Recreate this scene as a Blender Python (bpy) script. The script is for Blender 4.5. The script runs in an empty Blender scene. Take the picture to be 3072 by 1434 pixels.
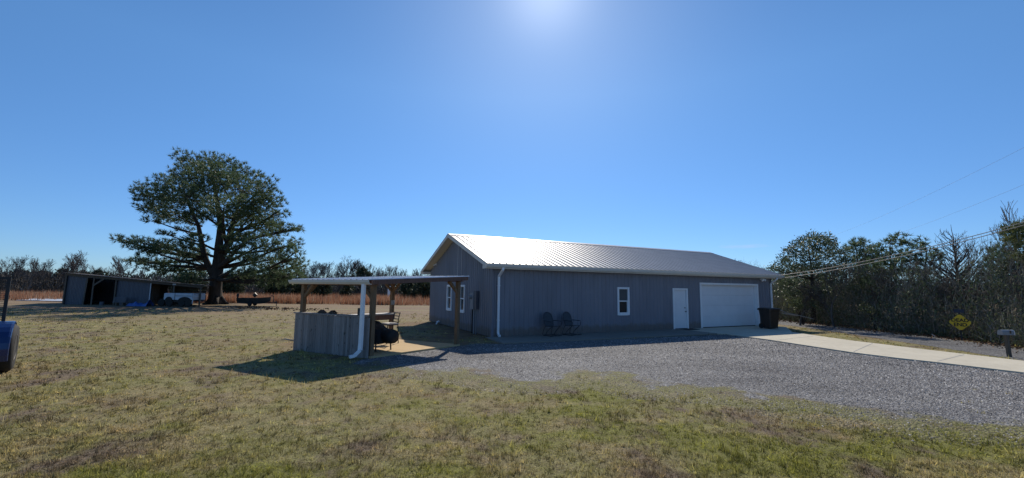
import bpy, math, random
import numpy as np
from mathutils import Vector, Matrix
random.seed(7); RNG = np.random.default_rng(11)
sc = bpy.context.scene
COL = sc.collection
R_ = math.radians

# ------------------------------------------------------------------ camera (solved from the building)
F, PITCH, ROLL, CH = 1289.13, .115, .0131, 2.0
cp, sp, cr, sr = math.cos(PITCH), math.sin(PITCH), math.cos(ROLL), math.sin(ROLL)
def ray(x, y):
    u0, v0 = x-1536, y-717
    u = u0*cr+v0*sr; w = -u0*sr+v0*cr
    return Vector((u/F, cp+w/F*sp, sp-w/F*cp))
def G(x, y, z=0.0):                       # photo pixel -> point on the ground
    d = ray(x, y); t = (z-CH)/d.z
    return Vector((d.x*t, d.y*t, z))
def RY(x, y, Y):                          # photo pixel -> point at distance Y
    d = ray(x, y); t = Y/d.y
    return Vector((d.x*t, Y, CH+d.z*t))
cam = bpy.data.cameras.new('camera'); co = bpy.data.objects.new('camera', cam); COL.objects.link(co)
cam.sensor_width = 36; cam.lens = F/3072*36; cam.clip_start = .05; cam.clip_end = 5000
eu = Vector((0, -sp, cp)); ex = Vector((1, 0, 0)); fw = Vector((0, cp, sp))
X = ex*cr+eu*sr; Y = -ex*sr+eu*cr
m = Matrix.Identity(4)
for i in range(3): m[i][0] = X[i]; m[i][1] = Y[i]; m[i][2] = -fw[i]; m[i][3] = (0, 0, CH)[i]
co.matrix_world = m; sc.camera = co

# ------------------------------------------------------------------ light
SUN_EL, SUN_AZ = 37.2, 4.5                # azimuth clockwise from +Y
w = bpy.data.worlds.new('World'); sc.world = w; w.use_nodes = True
nt = w.node_tree; nt.nodes.clear()
out = nt.nodes.new('ShaderNodeOutputWorld'); bg = nt.nodes.new('ShaderNodeBackground')
sky = nt.nodes.new('ShaderNodeTexSky'); sky.sky_type = 'NISHITA'; sky.sun_disc = False
sky.sun_elevation = R_(SUN_EL); sky.sun_rotation = R_(SUN_AZ)
sky.air_density = .85; sky.dust_density = .10; sky.ozone_density = 1.6; sky.altitude = 150
bg.inputs[1].default_value = .102
hs = nt.nodes.new('ShaderNodeHueSaturation'); hs.inputs['Saturation'].default_value = 1.10
wb = nt.nodes.new('ShaderNodeMix'); wb.data_type = 'RGBA'; wb.blend_type = 'MULTIPLY'; wb.inputs[0].default_value = 1; wb.inputs[7].default_value = (.82, .98, 1.12, 1)   # cool white balance of the photo
nt.links.new(sky.outputs[0], wb.inputs[6]); nt.links.new(wb.outputs[2], hs.inputs['Color'])
# one faint cirrus wisp low in the sky, right of the roof
tcw = nt.nodes.new('ShaderNodeTexCoord'); cd = ray(2235, 739).normalized()
rt_ = Vector((0, 0, 1)).cross(cd).normalized()*-1; up_v = rt_.cross(cd).normalized()
def dotn(v, k):
    d = nt.nodes.new('ShaderNodeVectorMath'); d.operation = 'DOT_PRODUCT'; nt.links.new(tcw.outputs['Generated'], d.inputs[0]); d.inputs[1].default_value = v
    q = nt.nodes.new('ShaderNodeMath'); q.operation = 'MULTIPLY'; q.inputs[1].default_value = k; nt.links.new(d.outputs['Value'], q.inputs[0])
    p = nt.nodes.new('ShaderNodeMath'); p.operation = 'POWER'; p.inputs[1].default_value = 2; ab = nt.nodes.new('ShaderNodeMath'); ab.operation = 'ABSOLUTE'
    nt.links.new(q.outputs[0], ab.inputs[0]); nt.links.new(ab.outputs[0], p.inputs[0]); return p.outputs[0]
ad = nt.nodes.new('ShaderNodeMath'); ad.operation = 'ADD'; nt.links.new(dotn(rt_, 19), ad.inputs[0]); nt.links.new(dotn(up_v, 190), ad.inputs[1])
wn = nt.nodes.new('ShaderNodeTexNoise'); wn.inputs['Scale'].default_value = 45; wn.inputs['Detail'].default_value = 5
mpw = nt.nodes.new('ShaderNodeMapping'); mpw.inputs['Scale'].default_value = (1, 1, 6); nt.links.new(tcw.outputs['Generated'], mpw.inputs[0]); nt.links.new(mpw.outputs[0], wn.inputs['Vector'])
a2 = nt.nodes.new('ShaderNodeMath'); a2.operation = 'MULTIPLY_ADD'; a2.inputs[1].default_value = 2.2; nt.links.new(wn.outputs['Fac'], a2.inputs[0]); nt.links.new(ad.outputs[0], a2.inputs[2])
mr = nt.nodes.new('ShaderNodeMapRange'); mr.inputs[1].default_value = 2.1; mr.inputs[2].default_value = .8; mr.inputs[3].default_value = 0; mr.inputs[4].default_value = .30; nt.links.new(a2.outputs[0], mr.inputs[0])
gt_ = nt.nodes.new('ShaderNodeVectorMath'); gt_.operation = 'DOT_PRODUCT'; gt_.inputs[1].default_value = cd; nt.links.new(tcw.outputs['Generated'], gt_.inputs[0])
g2_ = nt.nodes.new('ShaderNodeMath'); g2_.operation = 'GREATER_THAN'; g2_.inputs[1].default_value = 0; nt.links.new(gt_.outputs['Value'], g2_.inputs[0])
m2_ = nt.nodes.new('ShaderNodeMath'); m2_.operation = 'MULTIPLY'; nt.links.new(mr.outputs[0], m2_.inputs[0]); nt.links.new(g2_.outputs[0], m2_.inputs[1])
mxw = nt.nodes.new('ShaderNodeMix'); mxw.data_type = 'RGBA'; nt.links.new(m2_.outputs[0], mxw.inputs[0]); nt.links.new(hs.outputs[0], mxw.inputs[6]); mxw.inputs[7].default_value = (8, 8.2, 8.6, 1)
sz_ = nt.nodes.new('ShaderNodeSeparateXYZ'); nt.links.new(tcw.outputs['Generated'], sz_.inputs[0])
er = nt.nodes.new('ShaderNodeValToRGB'); er.color_ramp.elements[0].color = (.50, .605, .80, 1); er.color_ramp.elements[1].position = .42; er.color_ramp.elements[1].color = (1.10, 1.10, 1.08, 1)
nt.links.new(sz_.outputs['Z'], er.inputs[0])
me_ = nt.nodes.new('ShaderNodeMix'); me_.data_type = 'RGBA'; me_.blend_type = 'MULTIPLY'; me_.inputs[0].default_value = 1
nt.links.new(mxw.outputs[2], me_.inputs[6]); nt.links.new(er.outputs[0], me_.inputs[7])
# bright air round the sun
se = math.radians(SUN_EL); sz2 = math.radians(SUN_AZ); sdir = (math.sin(sz2)*math.cos(se), math.cos(sz2)*math.cos(se), math.sin(se))
dsn = nt.nodes.new('ShaderNodeVectorMath'); dsn.operation = 'DOT_PRODUCT'; dsn.inputs[1].default_value = sdir; nt.links.new(tcw.outputs['Generated'], dsn.inputs[0])
mx0 = nt.nodes.new('ShaderNodeMath'); mx0.operation = 'MAXIMUM'; mx0.inputs[1].default_value = 0; nt.links.new(dsn.outputs['Value'], mx0.inputs[0])
def aure(k, amp):
    p = nt.nodes.new('ShaderNodeMath'); p.operation = 'POWER'; p.inputs[1].default_value = k; nt.links.new(mx0.outputs[0], p.inputs[0])
    q = nt.nodes.new('ShaderNodeMath'); q.operation = 'MULTIPLY'; q.inputs[1].default_value = amp; nt.links.new(p.outputs[0], q.inputs[0]); return q.outputs[0]
sm = nt.nodes.new('ShaderNodeMath'); sm.operation = 'ADD'; nt.links.new(aure(300, 2.2), sm.inputs[0]); nt.links.new(aure(30, .6), sm.inputs[1])
gl = nt.nodes.new('ShaderNodeMix'); gl.data_type = 'RGBA'; gl.blend_type = 'ADD'; gl.inputs[0].default_value = 1
nt.links.new(me_.outputs[2], gl.inputs[6])
cg = nt.nodes.new('ShaderNodeCombineColor'); [nt.links.new(sm.outputs[0], cg.inputs[i]) for i in range(3)]; nt.links.new(cg.outputs[0], gl.inputs[7])
nt.links.new(gl.outputs[2], bg.inputs[0]); nt.links.new(bg.outputs[0], out.inputs[0])
sl = bpy.data.lights.new('sun', 'SUN'); sl.energy = 4.6; sl.angle = R_(.53); sl.color = (1, .91, .78)
so = bpy.data.objects.new('sun', sl); COL.objects.link(so)
sd = Vector((math.sin(R_(SUN_AZ))*math.cos(R_(SUN_EL)), math.cos(R_(SUN_AZ))*math.cos(R_(SUN_EL)), math.sin(R_(SUN_EL))))
so.rotation_euler = sd.to_track_quat('Z', 'Y').to_euler(); so.location = (0, 0, 60)
sc.view_settings.view_transform = 'Standard'; sc.view_settings.look = 'None'
sc.cycles.use_denoising = True
sc.view_settings.exposure = 0.12; sc.view_settings.gamma = 1

# ------------------------------------------------------------------ materials
def N(nt, t, **k):
    n = nt.nodes.new(t)
    for a, b in k.items(): setattr(n, a, b)
    return n
def ramp(nt, fac, stops):
    r = N(nt, 'ShaderNodeValToRGB'); e = r.color_ramp.elements
    while len(e) < len(stops): e.new(.5)
    for q, (p, c) in zip(e, stops):
        q.position = p; q.color = (*c, 1) if len(c) == 3 else c
    nt.links.new(fac, r.inputs[0]); return r.outputs[0]
def mix(nt, fac, a, b, mode='MIX'):
    n = N(nt, 'ShaderNodeMix', data_type='RGBA', blend_type=mode)
    for s, v in ((n.inputs[0], fac), (n.inputs[6], a), (n.inputs[7], b)):
        if isinstance(v, (int, float)): s.default_value = v
        elif isinstance(v, tuple): s.default_value = (*v, 1)
        else: nt.links.new(v, s)
    return n.outputs[2]
def noise(nt, vec, scale, detail=4, rough=.55, sx=None):
    n = N(nt, 'ShaderNodeTexNoise'); n.inputs['Scale'].default_value = scale
    n.inputs['Detail'].default_value = detail; n.inputs['Roughness'].default_value = rough
    if sx:
        mp = N(nt, 'ShaderNodeMapping'); mp.inputs['Scale'].default_value = sx
        nt.links.new(vec, mp.inputs[0]); vec = mp.outputs[0]
    nt.links.new(vec, n.inputs['Vector']); return n.outputs['Fac']
def base(name, rough=.7, metal=0, spec=.5):
    M = bpy.data.materials.new(name); M.use_nodes = True; nt = M.node_tree
    b = nt.nodes['Principled BSDF']; b.inputs['Roughness'].default_value = rough; b.inputs['Metallic'].default_value = metal
    b.inputs['Specular IOR Level'].default_value = spec
    return M, nt, b
def mat(name, c1, c2=None, scale=3, rough=.7, metal=0, bump=0, bscale=30, sx=None, island=0, spec=.4, stops=(.35, .65)):
    M, nt, b = base(name, rough, metal, spec)
    tc = N(nt, 'ShaderNodeTexCoord').outputs['Object']
    c2 = c2 or tuple(x*.8 for x in c1)
    f = noise(nt, tc, scale, sx=sx)
    col = ramp(nt, f, [(stops[0], c1), (stops[1], c2)])
    if island:
        ri = N(nt, 'ShaderNodeNewGeometry').outputs['Random Per Island']
        mr = N(nt, 'ShaderNodeMapRange'); nt.links.new(ri, mr.inputs[0])
        mr.inputs[3].default_value = 1-island; mr.inputs[4].default_value = 1+island
        vm = N(nt, 'ShaderNodeVectorMath', operation='SCALE'); nt.links.new(col, vm.inputs[0]); nt.links.new(mr.outputs[0], vm.inputs['Scale'])
        col = vm.outputs[0]
    nt.links.new(col, b.inputs['Base Color'])
    if bump:
        bn = N(nt, 'ShaderNodeBump'); bn.inputs['Strength'].default_value = bump; bn.inputs['Distance'].default_value = .02
        nt.links.new(noise(nt, tc, bscale, 5, sx=sx), bn.inputs['Height']); nt.links.new(bn.outputs[0], b.inputs['Normal'])
    return M
def leafmat(name, cols, rough=.6, trans=.25, spec=.3, scale=.6):
    M, nt, b = base(name, rough, 0, spec)
    g = N(nt, 'ShaderNodeNewGeometry')
    c = ramp(nt, g.outputs['Random Per Island'], [(i/max(1, len(cols)-1), q) for i, q in enumerate(cols)])
    nt.links.new(c, b.inputs['Base Color'])
    if trans:
        t = N(nt, 'ShaderNodeBsdfTranslucent'); nt.links.new(c, t.inputs[0])
        ms = N(nt, 'ShaderNodeMixShader'); ms.inputs[0].default_value = trans
        nt.links.new(b.outputs[0], ms.inputs[1]); nt.links.new(t.outputs[0], ms.inputs[2])
        nt.links.new(ms.outputs[0], nt.nodes['Material Output'].inputs[0])
    return M
# lawn colour: shared by the ground sheet and the blades on it
def lawn_colour(nt, contrast=1.0):
    g = N(nt, 'ShaderNodeNewGeometry'); p = g.outputs['Position']
    a = noise(nt, p, .55, 5, .6)
    c = ramp(nt, a, [(.30, (.27, .205, .12)), (.44, (.39, .325, .165)), (.56, (.33, .31, .13)), (.70, (.45, .37, .205))])
    b = noise(nt, p, .9, 4, .6, sx=(1, 1.5, 1))
    at = N(nt, 'ShaderNodeAttribute', attribute_name='green')
    ad = N(nt, 'ShaderNodeMath', operation='MULTIPLY_ADD'); nt.links.new(at.outputs['Fac'], ad.inputs[0]); ad.inputs[1].default_value = .42
    nt.links.new(b, ad.inputs[2])
    gm = ramp(nt, ad.outputs[0], [(.54, (0, 0, 0)), (.74, (1, 1, 1))])
    c = mix(nt, gm, c, (.265, .268, .068))
    pm = ramp(nt, noise(nt, p, .8, 5, .65, sx=(1.1, .8, 1)), [(.52, (0, 0, 0)), (.64, (.85, .85, .85))])
    c = mix(nt, pm, c, (.22, .165, .135))
    dk = ramp(nt, noise(nt, p, 3.1, 3, .6), [(.3, (.72, .72, .72)), (.7, (1.18, 1.18, 1.18))])
    c = mix(nt, 1.0, c, dk, 'MULTIPLY')
    return c, p
MATS = {}
def M_lawn():
    M, nt, b = base('lawn_soil', .95, 0, .1)
    c, p = lawn_colour(nt)
    c = mix(nt, ramp(nt, noise(nt, p, 38, 4, .7), [(.35, (.9, .9, .9)), (.62, (0, 0, 0))]), c, (.075, .06, .042))
    d = N(nt, 'ShaderNodeAttribute', attribute_name='dirt')
    dc = ramp(nt, noise(nt, p, 2.2, 6, .7), [(.3, (.13, .085, .055)), (.7, (.25, .165, .10))])
    c = mix(nt, d.outputs['Fac'], c, dc)
    fa = N(nt, 'ShaderNodeAttribute', attribute_name='far')
    fc = ramp(nt, noise(nt, p, .22, 5, .6, sx=(.35, 1.6, 1)), [(.3, (.17, .118, .088)), (.5, (.235, .175, .115)), (.7, (.24, .215, .115))])
    c = mix(nt, fa.outputs['Fac'], c, fc)
    nt.links.new(c, b.inputs['Base Color'])
    bn = N(nt, 'ShaderNodeBump'); bn.inputs['Strength'].default_value = .9; bn.inputs['Distance'].default_value = .04
    nt.links.new(noise(nt, p, 16, 6, .75), bn.inputs['Height']); nt.links.new(bn.outputs[0], b.inputs['Normal'])
    return M
def M_blade():
    M, nt, b = base('lawn_blade', .75, 0, .15)
    c, p = lawn_colour(nt)
    ri = N(nt, 'ShaderNodeNewGeometry').outputs['Random Per Island']
    v = ramp(nt, ri, [(0, (.55, .55, .52)), (.6, (1.0, 1.0, .98)), (1, (1.7, 1.65, 1.55))])
    c = mix(nt, 1.0, c, v, 'MULTIPLY')
    tn = N(nt, 'ShaderNodeAttribute', attribute_name='tone')
    tv = ramp(nt, tn.outputs['Fac'], [(0, (.34, .32, .29)), (.40, (.82, .80, .74)), (.72, (1.35, 1.3, 1.15)), (1, (1.85, 1.75, 1.6))])
    c = mix(nt, 1.0, c, tv, 'MULTIPLY')
    nt.links.new(c, b.inputs['Base Color'])
    t = N(nt, 'ShaderNodeBsdfTranslucent'); nt.links.new(c, t.inputs[0])
    ms = N(nt, 'ShaderNodeMixShader'); ms.inputs[0].default_value = .35
    nt.links.new(b.outputs[0], ms.inputs[1]); nt.links.new(t.outputs[0], ms.inputs[2])
    nt.links.new(ms.outputs[0], nt.nodes['Material Output'].inputs[0])
    return M
def M_gravel(name, k=1.0, fade=False):
    M, nt, b = base(name, .85, 0, .25)
    p = N(nt, 'ShaderNodeNewGeometry').outputs['Position']
    vo = N(nt, 'ShaderNodeTexVoronoi'); vo.inputs['Scale'].default_value = 26; nt.links.new(p, vo.inputs['Vector'])
    c = ramp(nt, vo.outputs['Color'], [(0, (.06*k, .06*k, .063*k)), (.5, (.155*k, .155*k, .160*k)), (1, (.36*k, .36*k, .363*k))])
    l = ramp(nt, noise(nt, p, .5, 5, .6, sx=(.5, 1.3, 1)), [(.3, (.66, .66, .67)), (.7, (1.22, 1.21, 1.18))])
    c = mix(nt, 1.0, c, l, 'MULTIPLY')
    if fade:                                    # thins out to bare lawn soil along its ragged front edge
        lc, _ = lawn_colour(nt); at = N(nt, 'ShaderNodeAttribute', attribute_name='soil')
        ma = N(nt, 'ShaderNodeMath', operation='MULTIPLY_ADD'); ma.inputs[1].default_value = .9; nt.links.new(noise(nt, p, 5, 6, .75), ma.inputs[0]); nt.links.new(at.outputs['Fac'], ma.inputs[2])
        c = mix(nt, ramp(nt, ma.outputs[0], [(.80, (0, 0, 0)), (1.05, (1, 1, 1))]), c, mix(nt, ramp(nt, noise(nt, p, 30, 4, .75), [(.40, (.95, .95, .95)), (.66, (.1, .1, .1))]), lc, (.075, .06, .042)))
    nt.links.new(c, b.inputs['Base Color'])
    bn = N(nt, 'ShaderNodeBump'); bn.inputs['Strength'].default_value = 1; bn.inputs['Distance'].default_value = .03
    nt.links.new(vo.outputs['Distance'], bn.inputs['Height']); bn.invert = True
    nt.links.new(bn.outputs[0], b.inputs['Normal'])
    return M
def M_stone():
    M, nt, b = base('gravel_stone', .8, 0, .3)
    g = N(nt, 'ShaderNodeNewGeometry')
    c = ramp(nt, g.outputs['Random Per Island'], [(0, (.05, .05, .056)), (.45, (.14, .14, .15)), (.8, (.27, .27, .28)), (1, (.50, .50, .51))])
    l = ramp(nt, noise(nt, g.outputs['Position'], .5, 5, .6, sx=(.5, 1.3, 1)), [(.3, (.66, .66, .68)), (.7, (1.22, 1.21, 1.17))])
    nt.links.new(mix(nt, 1.0, c, l, 'MULTIPLY'), b.inputs['Base Color']); return M
def M_concrete(name, c):
    M, nt, b = base(name, .85, 0, .2)
    p = N(nt, 'ShaderNodeNewGeometry').outputs['Position']
    col = ramp(nt, noise(nt, p, .8, 6, .65), [(.3, tuple(q*.86 for q in c)), (.7, c)])
    st = ramp(nt, noise(nt, p, 5, 5, .7), [(.5, (1, 1, 1)), (.75, (.82, .80, .76))])
    nt.links.new(mix(nt, 1.0, col, st, 'MULTIPLY'), b.inputs['Base Color'])
    bn = N(nt, 'ShaderNodeBump'); bn.inputs['Strength'].default_value = .25; bn.inputs['Distance'].default_value = .01
    nt.links.new(noise(nt, p, 60, 4, .7), bn.inputs['Height']); nt.links.new(bn.outputs[0], b.inputs['Normal'])
    return M
def M_wood(name, c1, c2, island=.25, dark=(.05, .045, .04)):
    M, nt, b = base(name, .8, 0, .2)
    g = N(nt, 'ShaderNodeNewGeometry'); tc = N(nt, 'ShaderNodeTexCoord').outputs['Object']
    f = noise(nt, tc, 7, 6, .6, sx=(6, 6, .5))
    c = ramp(nt, f, [(.3, c1), (.7, c2)])
    kn = ramp(nt, noise(nt, tc, 5.5, 2, .4, sx=(2.4, 2.4, 1.1)), [(.66, (0, 0, 0)), (.72, (.8, .8, .8))])
    c = mix(nt, kn, c, dark)
    v = ramp(nt, g.outputs['Random Per Island'], [(0, (1-island,)*3), (1, (1+island,)*3)])
    c = mix(nt, 1.0, c, v, 'MULTIPLY'); nt.links.new(c, b.inputs['Base Color'])
    bn = N(nt, 'ShaderNodeBump'); bn.inputs['Strength'].default_value = .4; bn.inputs['Distance'].default_value = .01
    nt.links.new(f, bn.inputs['Height']); nt.links.new(bn.outputs[0], b.inputs['Normal'])
    return M
M = MATS
M['lawn'] = M_lawn(); M['blade'] = M_blade(); M['gravel'] = M_gravel('gravel_bed', 1.0, True); M['road'] = M_gravel('road_gravel', .8); M['stone'] = M_stone()
M['drive'] = M_concrete('drive_concrete', (.56, .52, .42)); M['pad'] = M_concrete('tan_slab', (.55, .40, .22)); M['walk'] = M_concrete('walk_concrete', (.24, .225, .20))
def M_siding():
    m_ = mat('grey_siding', (.200, .206, .248), (.178, .184, .220), 1.2, .45, 0, sx=(1, 1, .3), spec=.5); nt = m_.node_tree; b = nt.nodes['Principled BSDF']
    col = b.inputs['Base Color'].links[0].from_socket; tc = N(nt, 'ShaderNodeTexCoord').outputs['Object']
    sp_ = N(nt, 'ShaderNodeSeparateXYZ'); nt.links.new(tc, sp_.inputs[0])
    ma = N(nt, 'ShaderNodeMath', operation='MULTIPLY_ADD'); ma.inputs[1].default_value = -.55; nt.links.new(noise(nt, tc, 3.5, 5, .7), ma.inputs[0]); nt.links.new(sp_.outputs['Z'], ma.inputs[2])
    k = ramp(nt, ma.outputs[0], [(0.0, (.75, .75, .75)), (.16, (0, 0, 0))])       # rain-splashed soil low on the sheets
    c2 = mix(nt, k, col, (.15, .12, .10))
    st = ramp(nt, noise(nt, tc, 1.1, 5, .65, sx=(2.2, 2.2, .25)), [(.35, (.90, .90, .91)), (.65, (1.07, 1.07, 1.06))])
    nt.links.new(mix(nt, 1.0, c2, st, 'MULTIPLY'), b.inputs['Base Color'])
    return m_
M['siding'] = M_siding()
M['siding_plain'] = mat('grey_siding', (.165, .170, .215), (.148, .153, .192), 1.2, .45, 0, sx=(1, 1, .3), spec=.5)
M['galv'] = mat('galvanised_roof', (.37, .38, .40), (.335, .345, .365), 1.5, .42, .05, bump=.05, bscale=3, spec=.13)
M['galvlight'] = mat('bright_roof_sheet', (.72, .73, .75), (.66, .67, .69), 2, .45, .15)
M['trim'] = mat('cream_trim', (.68, .65, .59), (.62, .59, .53), 2, .5)
M['white'] = mat('white_paint', (.84, .85, .87), (.78, .79, .82), 3, .45)
M['whitesteel'] = mat('white_door_panel', (.74, .75, .78), (.70, .71, .74), 2, .5)
M['glass'] = mat('dark_window_glass', (.02, .024, .03), (.03, .034, .04), 1, .06, spec=.6)
M['upperglass'] = mat('upper_window_glass', (.10, .115, .12), (.08, .09, .10), 1, .1)  # upper panes, a paler grey than the dark glass below
M['meter'] = mat('meter_grey', (.24, .26, .29), (.21, .23, .26), 4, .5)
M['darkmetal'] = mat('dark_metal', (.02, .021, .024), (.03, .03, .033), 8, .5, .3)
M['chairmetal'] = mat('chair_metal', (.05, .058, .07), (.04, .046, .056), 8, .5, .2)
M['black'] = mat('black_cover', (.012, .012, .013), (.02, .02, .021), 6, .75, bump=.5, bscale=12)
M['wood'] = M_wood('weathered_boards', (.20, .178, .170), (.285, .262, .252))
M['post'] = M_wood('treated_post', (.15, .095, .055), (.23, .155, .095), .1)
M['beam'] = M_wood('red_brown_beam', (.13, .075, .06), (.19, .115, .09), .1)
M['counter'] = mat('counter_top', (.55, .53, .50), (.45, .43, .41), 5, .6)
M['bin'] = mat('bin_plastic', (.030, .020, .016), (.045, .028, .020), 5, .5)
M['yellow'] = mat('sign_yellow', (.76, .48, .02), (.70, .44, .02), 6, .5)
M['blackpaint'] = mat('black_letter', (.012, .012, .012), None, 4, .6)
M['sheet'] = mat('weathered_sheet_metal', (.085, .092, .115), (.115, .122, .145), 1.4, .6, 0, sx=(3, 3, .4))
M['oldwood'] = M_wood('grey_old_wood', (.07, .06, .05), (.14, .12, .10), .3)
M['rust'] = mat('rusty_roof', (.085, .065, .052), (.06, .05, .042), 1, .8)
M['tarp'] = mat('blue_tarp', (.025, .08, .28), (.035, .11, .36), 3, .45, bump=.6, bscale=6)
M['truck'] = mat('dull_white_paint', (.52, .55, .60), (.42, .45, .50), 2, .5)
M['tyre'] = mat('tyre_rubber', (.018, .018, .019), (.026, .025, .024), 10, .85)
M['rim'] = mat('dusty_rim', (.10, .09, .08), (.07, .065, .06), 8, .6, .3)
M['blue'] = mat('blue_vehicle_paint', (.006, .022, .095), (.008, .028, .115), 2, .22, 0, spec=.6)
M['boat'] = mat('dark_boat_hull', (.025, .027, .025), (.045, .045, .04), 3, .5)
M['bark'] = mat('pine_bark', (.030, .024, .020), (.062, .048, .038), 5, .95, bump=.9, bscale=14, sx=(1, 1, .3))
M['twig'] = leafmat('grey_twig', [(.070, .060, .052), (.12, .105, .092), (.16, .145, .13)], .9, 0, .1)
M['twigfar'] = leafmat('far_grey_twig', [(.075, .068, .066), (.11, .10, .098), (.15, .14, .135)], .9, 0, .1)
M['brushfar'] = leafmat('far_brush', [(.060, .058, .052), (.095, .088, .082), (.15, .135, .125)], .9, 0, .1)
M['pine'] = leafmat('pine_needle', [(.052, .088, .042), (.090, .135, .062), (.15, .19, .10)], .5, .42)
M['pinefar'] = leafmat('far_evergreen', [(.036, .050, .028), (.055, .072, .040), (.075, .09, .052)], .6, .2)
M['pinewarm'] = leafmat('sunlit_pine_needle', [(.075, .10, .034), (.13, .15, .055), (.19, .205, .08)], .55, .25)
M['broad'] = leafmat('glossy_leaf', [(.055, .078, .042), (.092, .12, .066), (.135, .165, .095)], .5, .28, .25)
M['vine'] = leafmat('thicket_scrub', [(.11, .11, .088), (.18, .17, .14), (.23, .215, .18), (.28, .265, .23)], .9, .05, .05)
M['thicketgreen'] = leafmat('thicket_leaf', [(.075, .098, .052), (.11, .135, .072), (.14, .16, .095)], .8, .15, .1)
M['sedge'] = leafmat('broomsedge_straw', [(.22, .095, .055), (.33, .15, .085), (.42, .25, .155), (.30, .135, .08), (.42, .33, .24)], .8, .35, .1)
M['litter'] = leafmat('leaf_litter', [(.09, .05, .03), (.16, .09, .05), (.24, .15, .09)], .9, 0, .1)
M['palebranch'] = mat('bleached_branch', (.36, .33, .30), (.24, .215, .19), 6, .85)
M['wire'] = mat('cable', (.16, .16, .17), None, 3, .6)
M['thinwire'] = mat('thin_cable', (.05, .05, .052), None, 3, .6)

# ------------------------------------------------------------------ mesh helpers
class MB:
    def __init__(s): s.v = []; s.f = []
    def add(s, vs, fs):
        o = len(s.v); s.v += [tuple(v) for v in vs]; s.f += [tuple(i+o for i in f) for f in fs]; return s
    def hexa(s, b, t):                                    # bottom 4, top 4 (same winding)
        n = len(b)
        return s.add(list(b)+list(t), [tuple(range(n))[::-1], tuple(range(n, 2*n))]+[(i, (i+1) % n, n+(i+1) % n, n+i) for i in range(n)])
    def box(s, x0, x1, y0, y1, z0, z1):
        return s.hexa([(x0, y0, z0), (x1, y0, z0), (x1, y1, z0), (x0, y1, z0)], [(x0, y0, z1), (x1, y0, z1), (x1, y1, z1), (x0, y1, z1)])
    def rbox(s, x0, x1, y0, y1, z0, z1, c=.01):           # box with chamfered vertical and top edges
        def ring(i, z): return [(x0+i, y0+2*i, z), (x0+2*i, y0+i, z), (x1-2*i, y0+i, z), (x1-i, y0+2*i, z), (x1-i, y1-2*i, z), (x1-2*i, y1-i, z), (x0+2*i, y1-i, z), (x0+i, y1-2*i, z)]
        rs = [ring(0, z0), ring(0, z1-c), ring(c*.6, z1)]
        vs = sum(rs, []); fs = [tuple(range(8))[::-1], tuple(range(16, 24))]
        for k in range(2): fs += [(k*8+i, k*8+(i+1) % 8, k*8+8+(i+1) % 8, k*8+8+i) for i in range(8)]
        return s.add(vs, fs)
    def bar(s, p, q, w, h=None, up=(0, 0, 1)):            # rectangular bar from p to q
        p, q = Vector(p), Vector(q); h = h or w; d = (q-p).normalized(); up = Vector(up)
        a = d.cross(up)
        if a.length < 1e-3: a = d.cross(Vector((1, 0, 0)))
        a.normalize(); b = a.cross(d).normalized()
        r = [a*(i*w/2)+b*(j*h/2) for i, j in ((-1, -1), (1, -1), (1, 1), (-1, 1))]
        return s.hexa([p+x for x in r], [q+x for x in r])
    def tube(s, pts, rad, n=6, cap=True):
        pts = [Vector(p) for p in pts]; rad = rad if hasattr(rad, '__len__') else [rad]*len(pts)
        vs = []; ref = Vector((.3, .2, 1))
        for i, p in enumerate(pts):
            d = (pts[min(i+1, len(pts)-1)]-pts[max(i-1, 0)]).normalized()
            a = d.cross(ref)
            if a.length < .1: a = d.cross(Vector((1, 0, 0)))
            a.normalize(); b = d.cross(a)
            vs += [p+(a*math.cos(6.28319*k/n)+b*math.sin(6.28319*k/n))*rad[i] for k in range(n)]
        fs = []
        for i in range(len(pts)-1): fs += [(i*n+k, i*n+(k+1) % n, (i+1)*n+(k+1) % n, (i+1)*n+k) for k in range(n)]
        if cap: fs += [tuple(range(n))[::-1], tuple(range((len(pts)-1)*n, len(pts)*n))]
        return s.add(vs, fs)
    def lathe(s, prof, c=(0, 0, 0), n=20, axis='z'):      # prof: (r, h)
        vs = []
        for r, h in prof:
            for k in range(n):
                a = 6.28319*k/n; x, y = r*math.cos(a), r*math.sin(a)
                p = (x, y, h) if axis == 'z' else ((h, x, y) if axis == 'x' else (x, h, y))
                vs.append((p[0]+c[0], p[1]+c[1], p[2]+c[2]))
        fs = []
        for i in range(len(prof)-1): fs += [(i*n+k, i*n+(k+1) % n, (i+1)*n+(k+1) % n, (i+1)*n+k) for k in range(n)]
        fs += [tuple(range(n))[::-1], tuple(range((len(prof)-1)*n, len(prof)*n))]
        return s.add(vs, fs)
    def build(s, name, mat, parent=None, loc=None, smooth=False):
        me = bpy.data.meshes.new(name); me.from_pydata(s.v, [], s.f); me.update()
        return link(name, me, mat, parent, loc, smooth)
def link(name, me, mat, parent=None, loc=None, smooth=False):
    if mat: me.materials.append(MATS[mat] if isinstance(mat, str) else mat)
    if smooth: me.polygons.foreach_set('use_smooth', [True]*len(me.polygons))
    o = bpy.data.objects.new(name, me); COL.objects.link(o)
    if parent: o.parent = parent
    if loc is not None: o.location = loc
    return o
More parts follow.
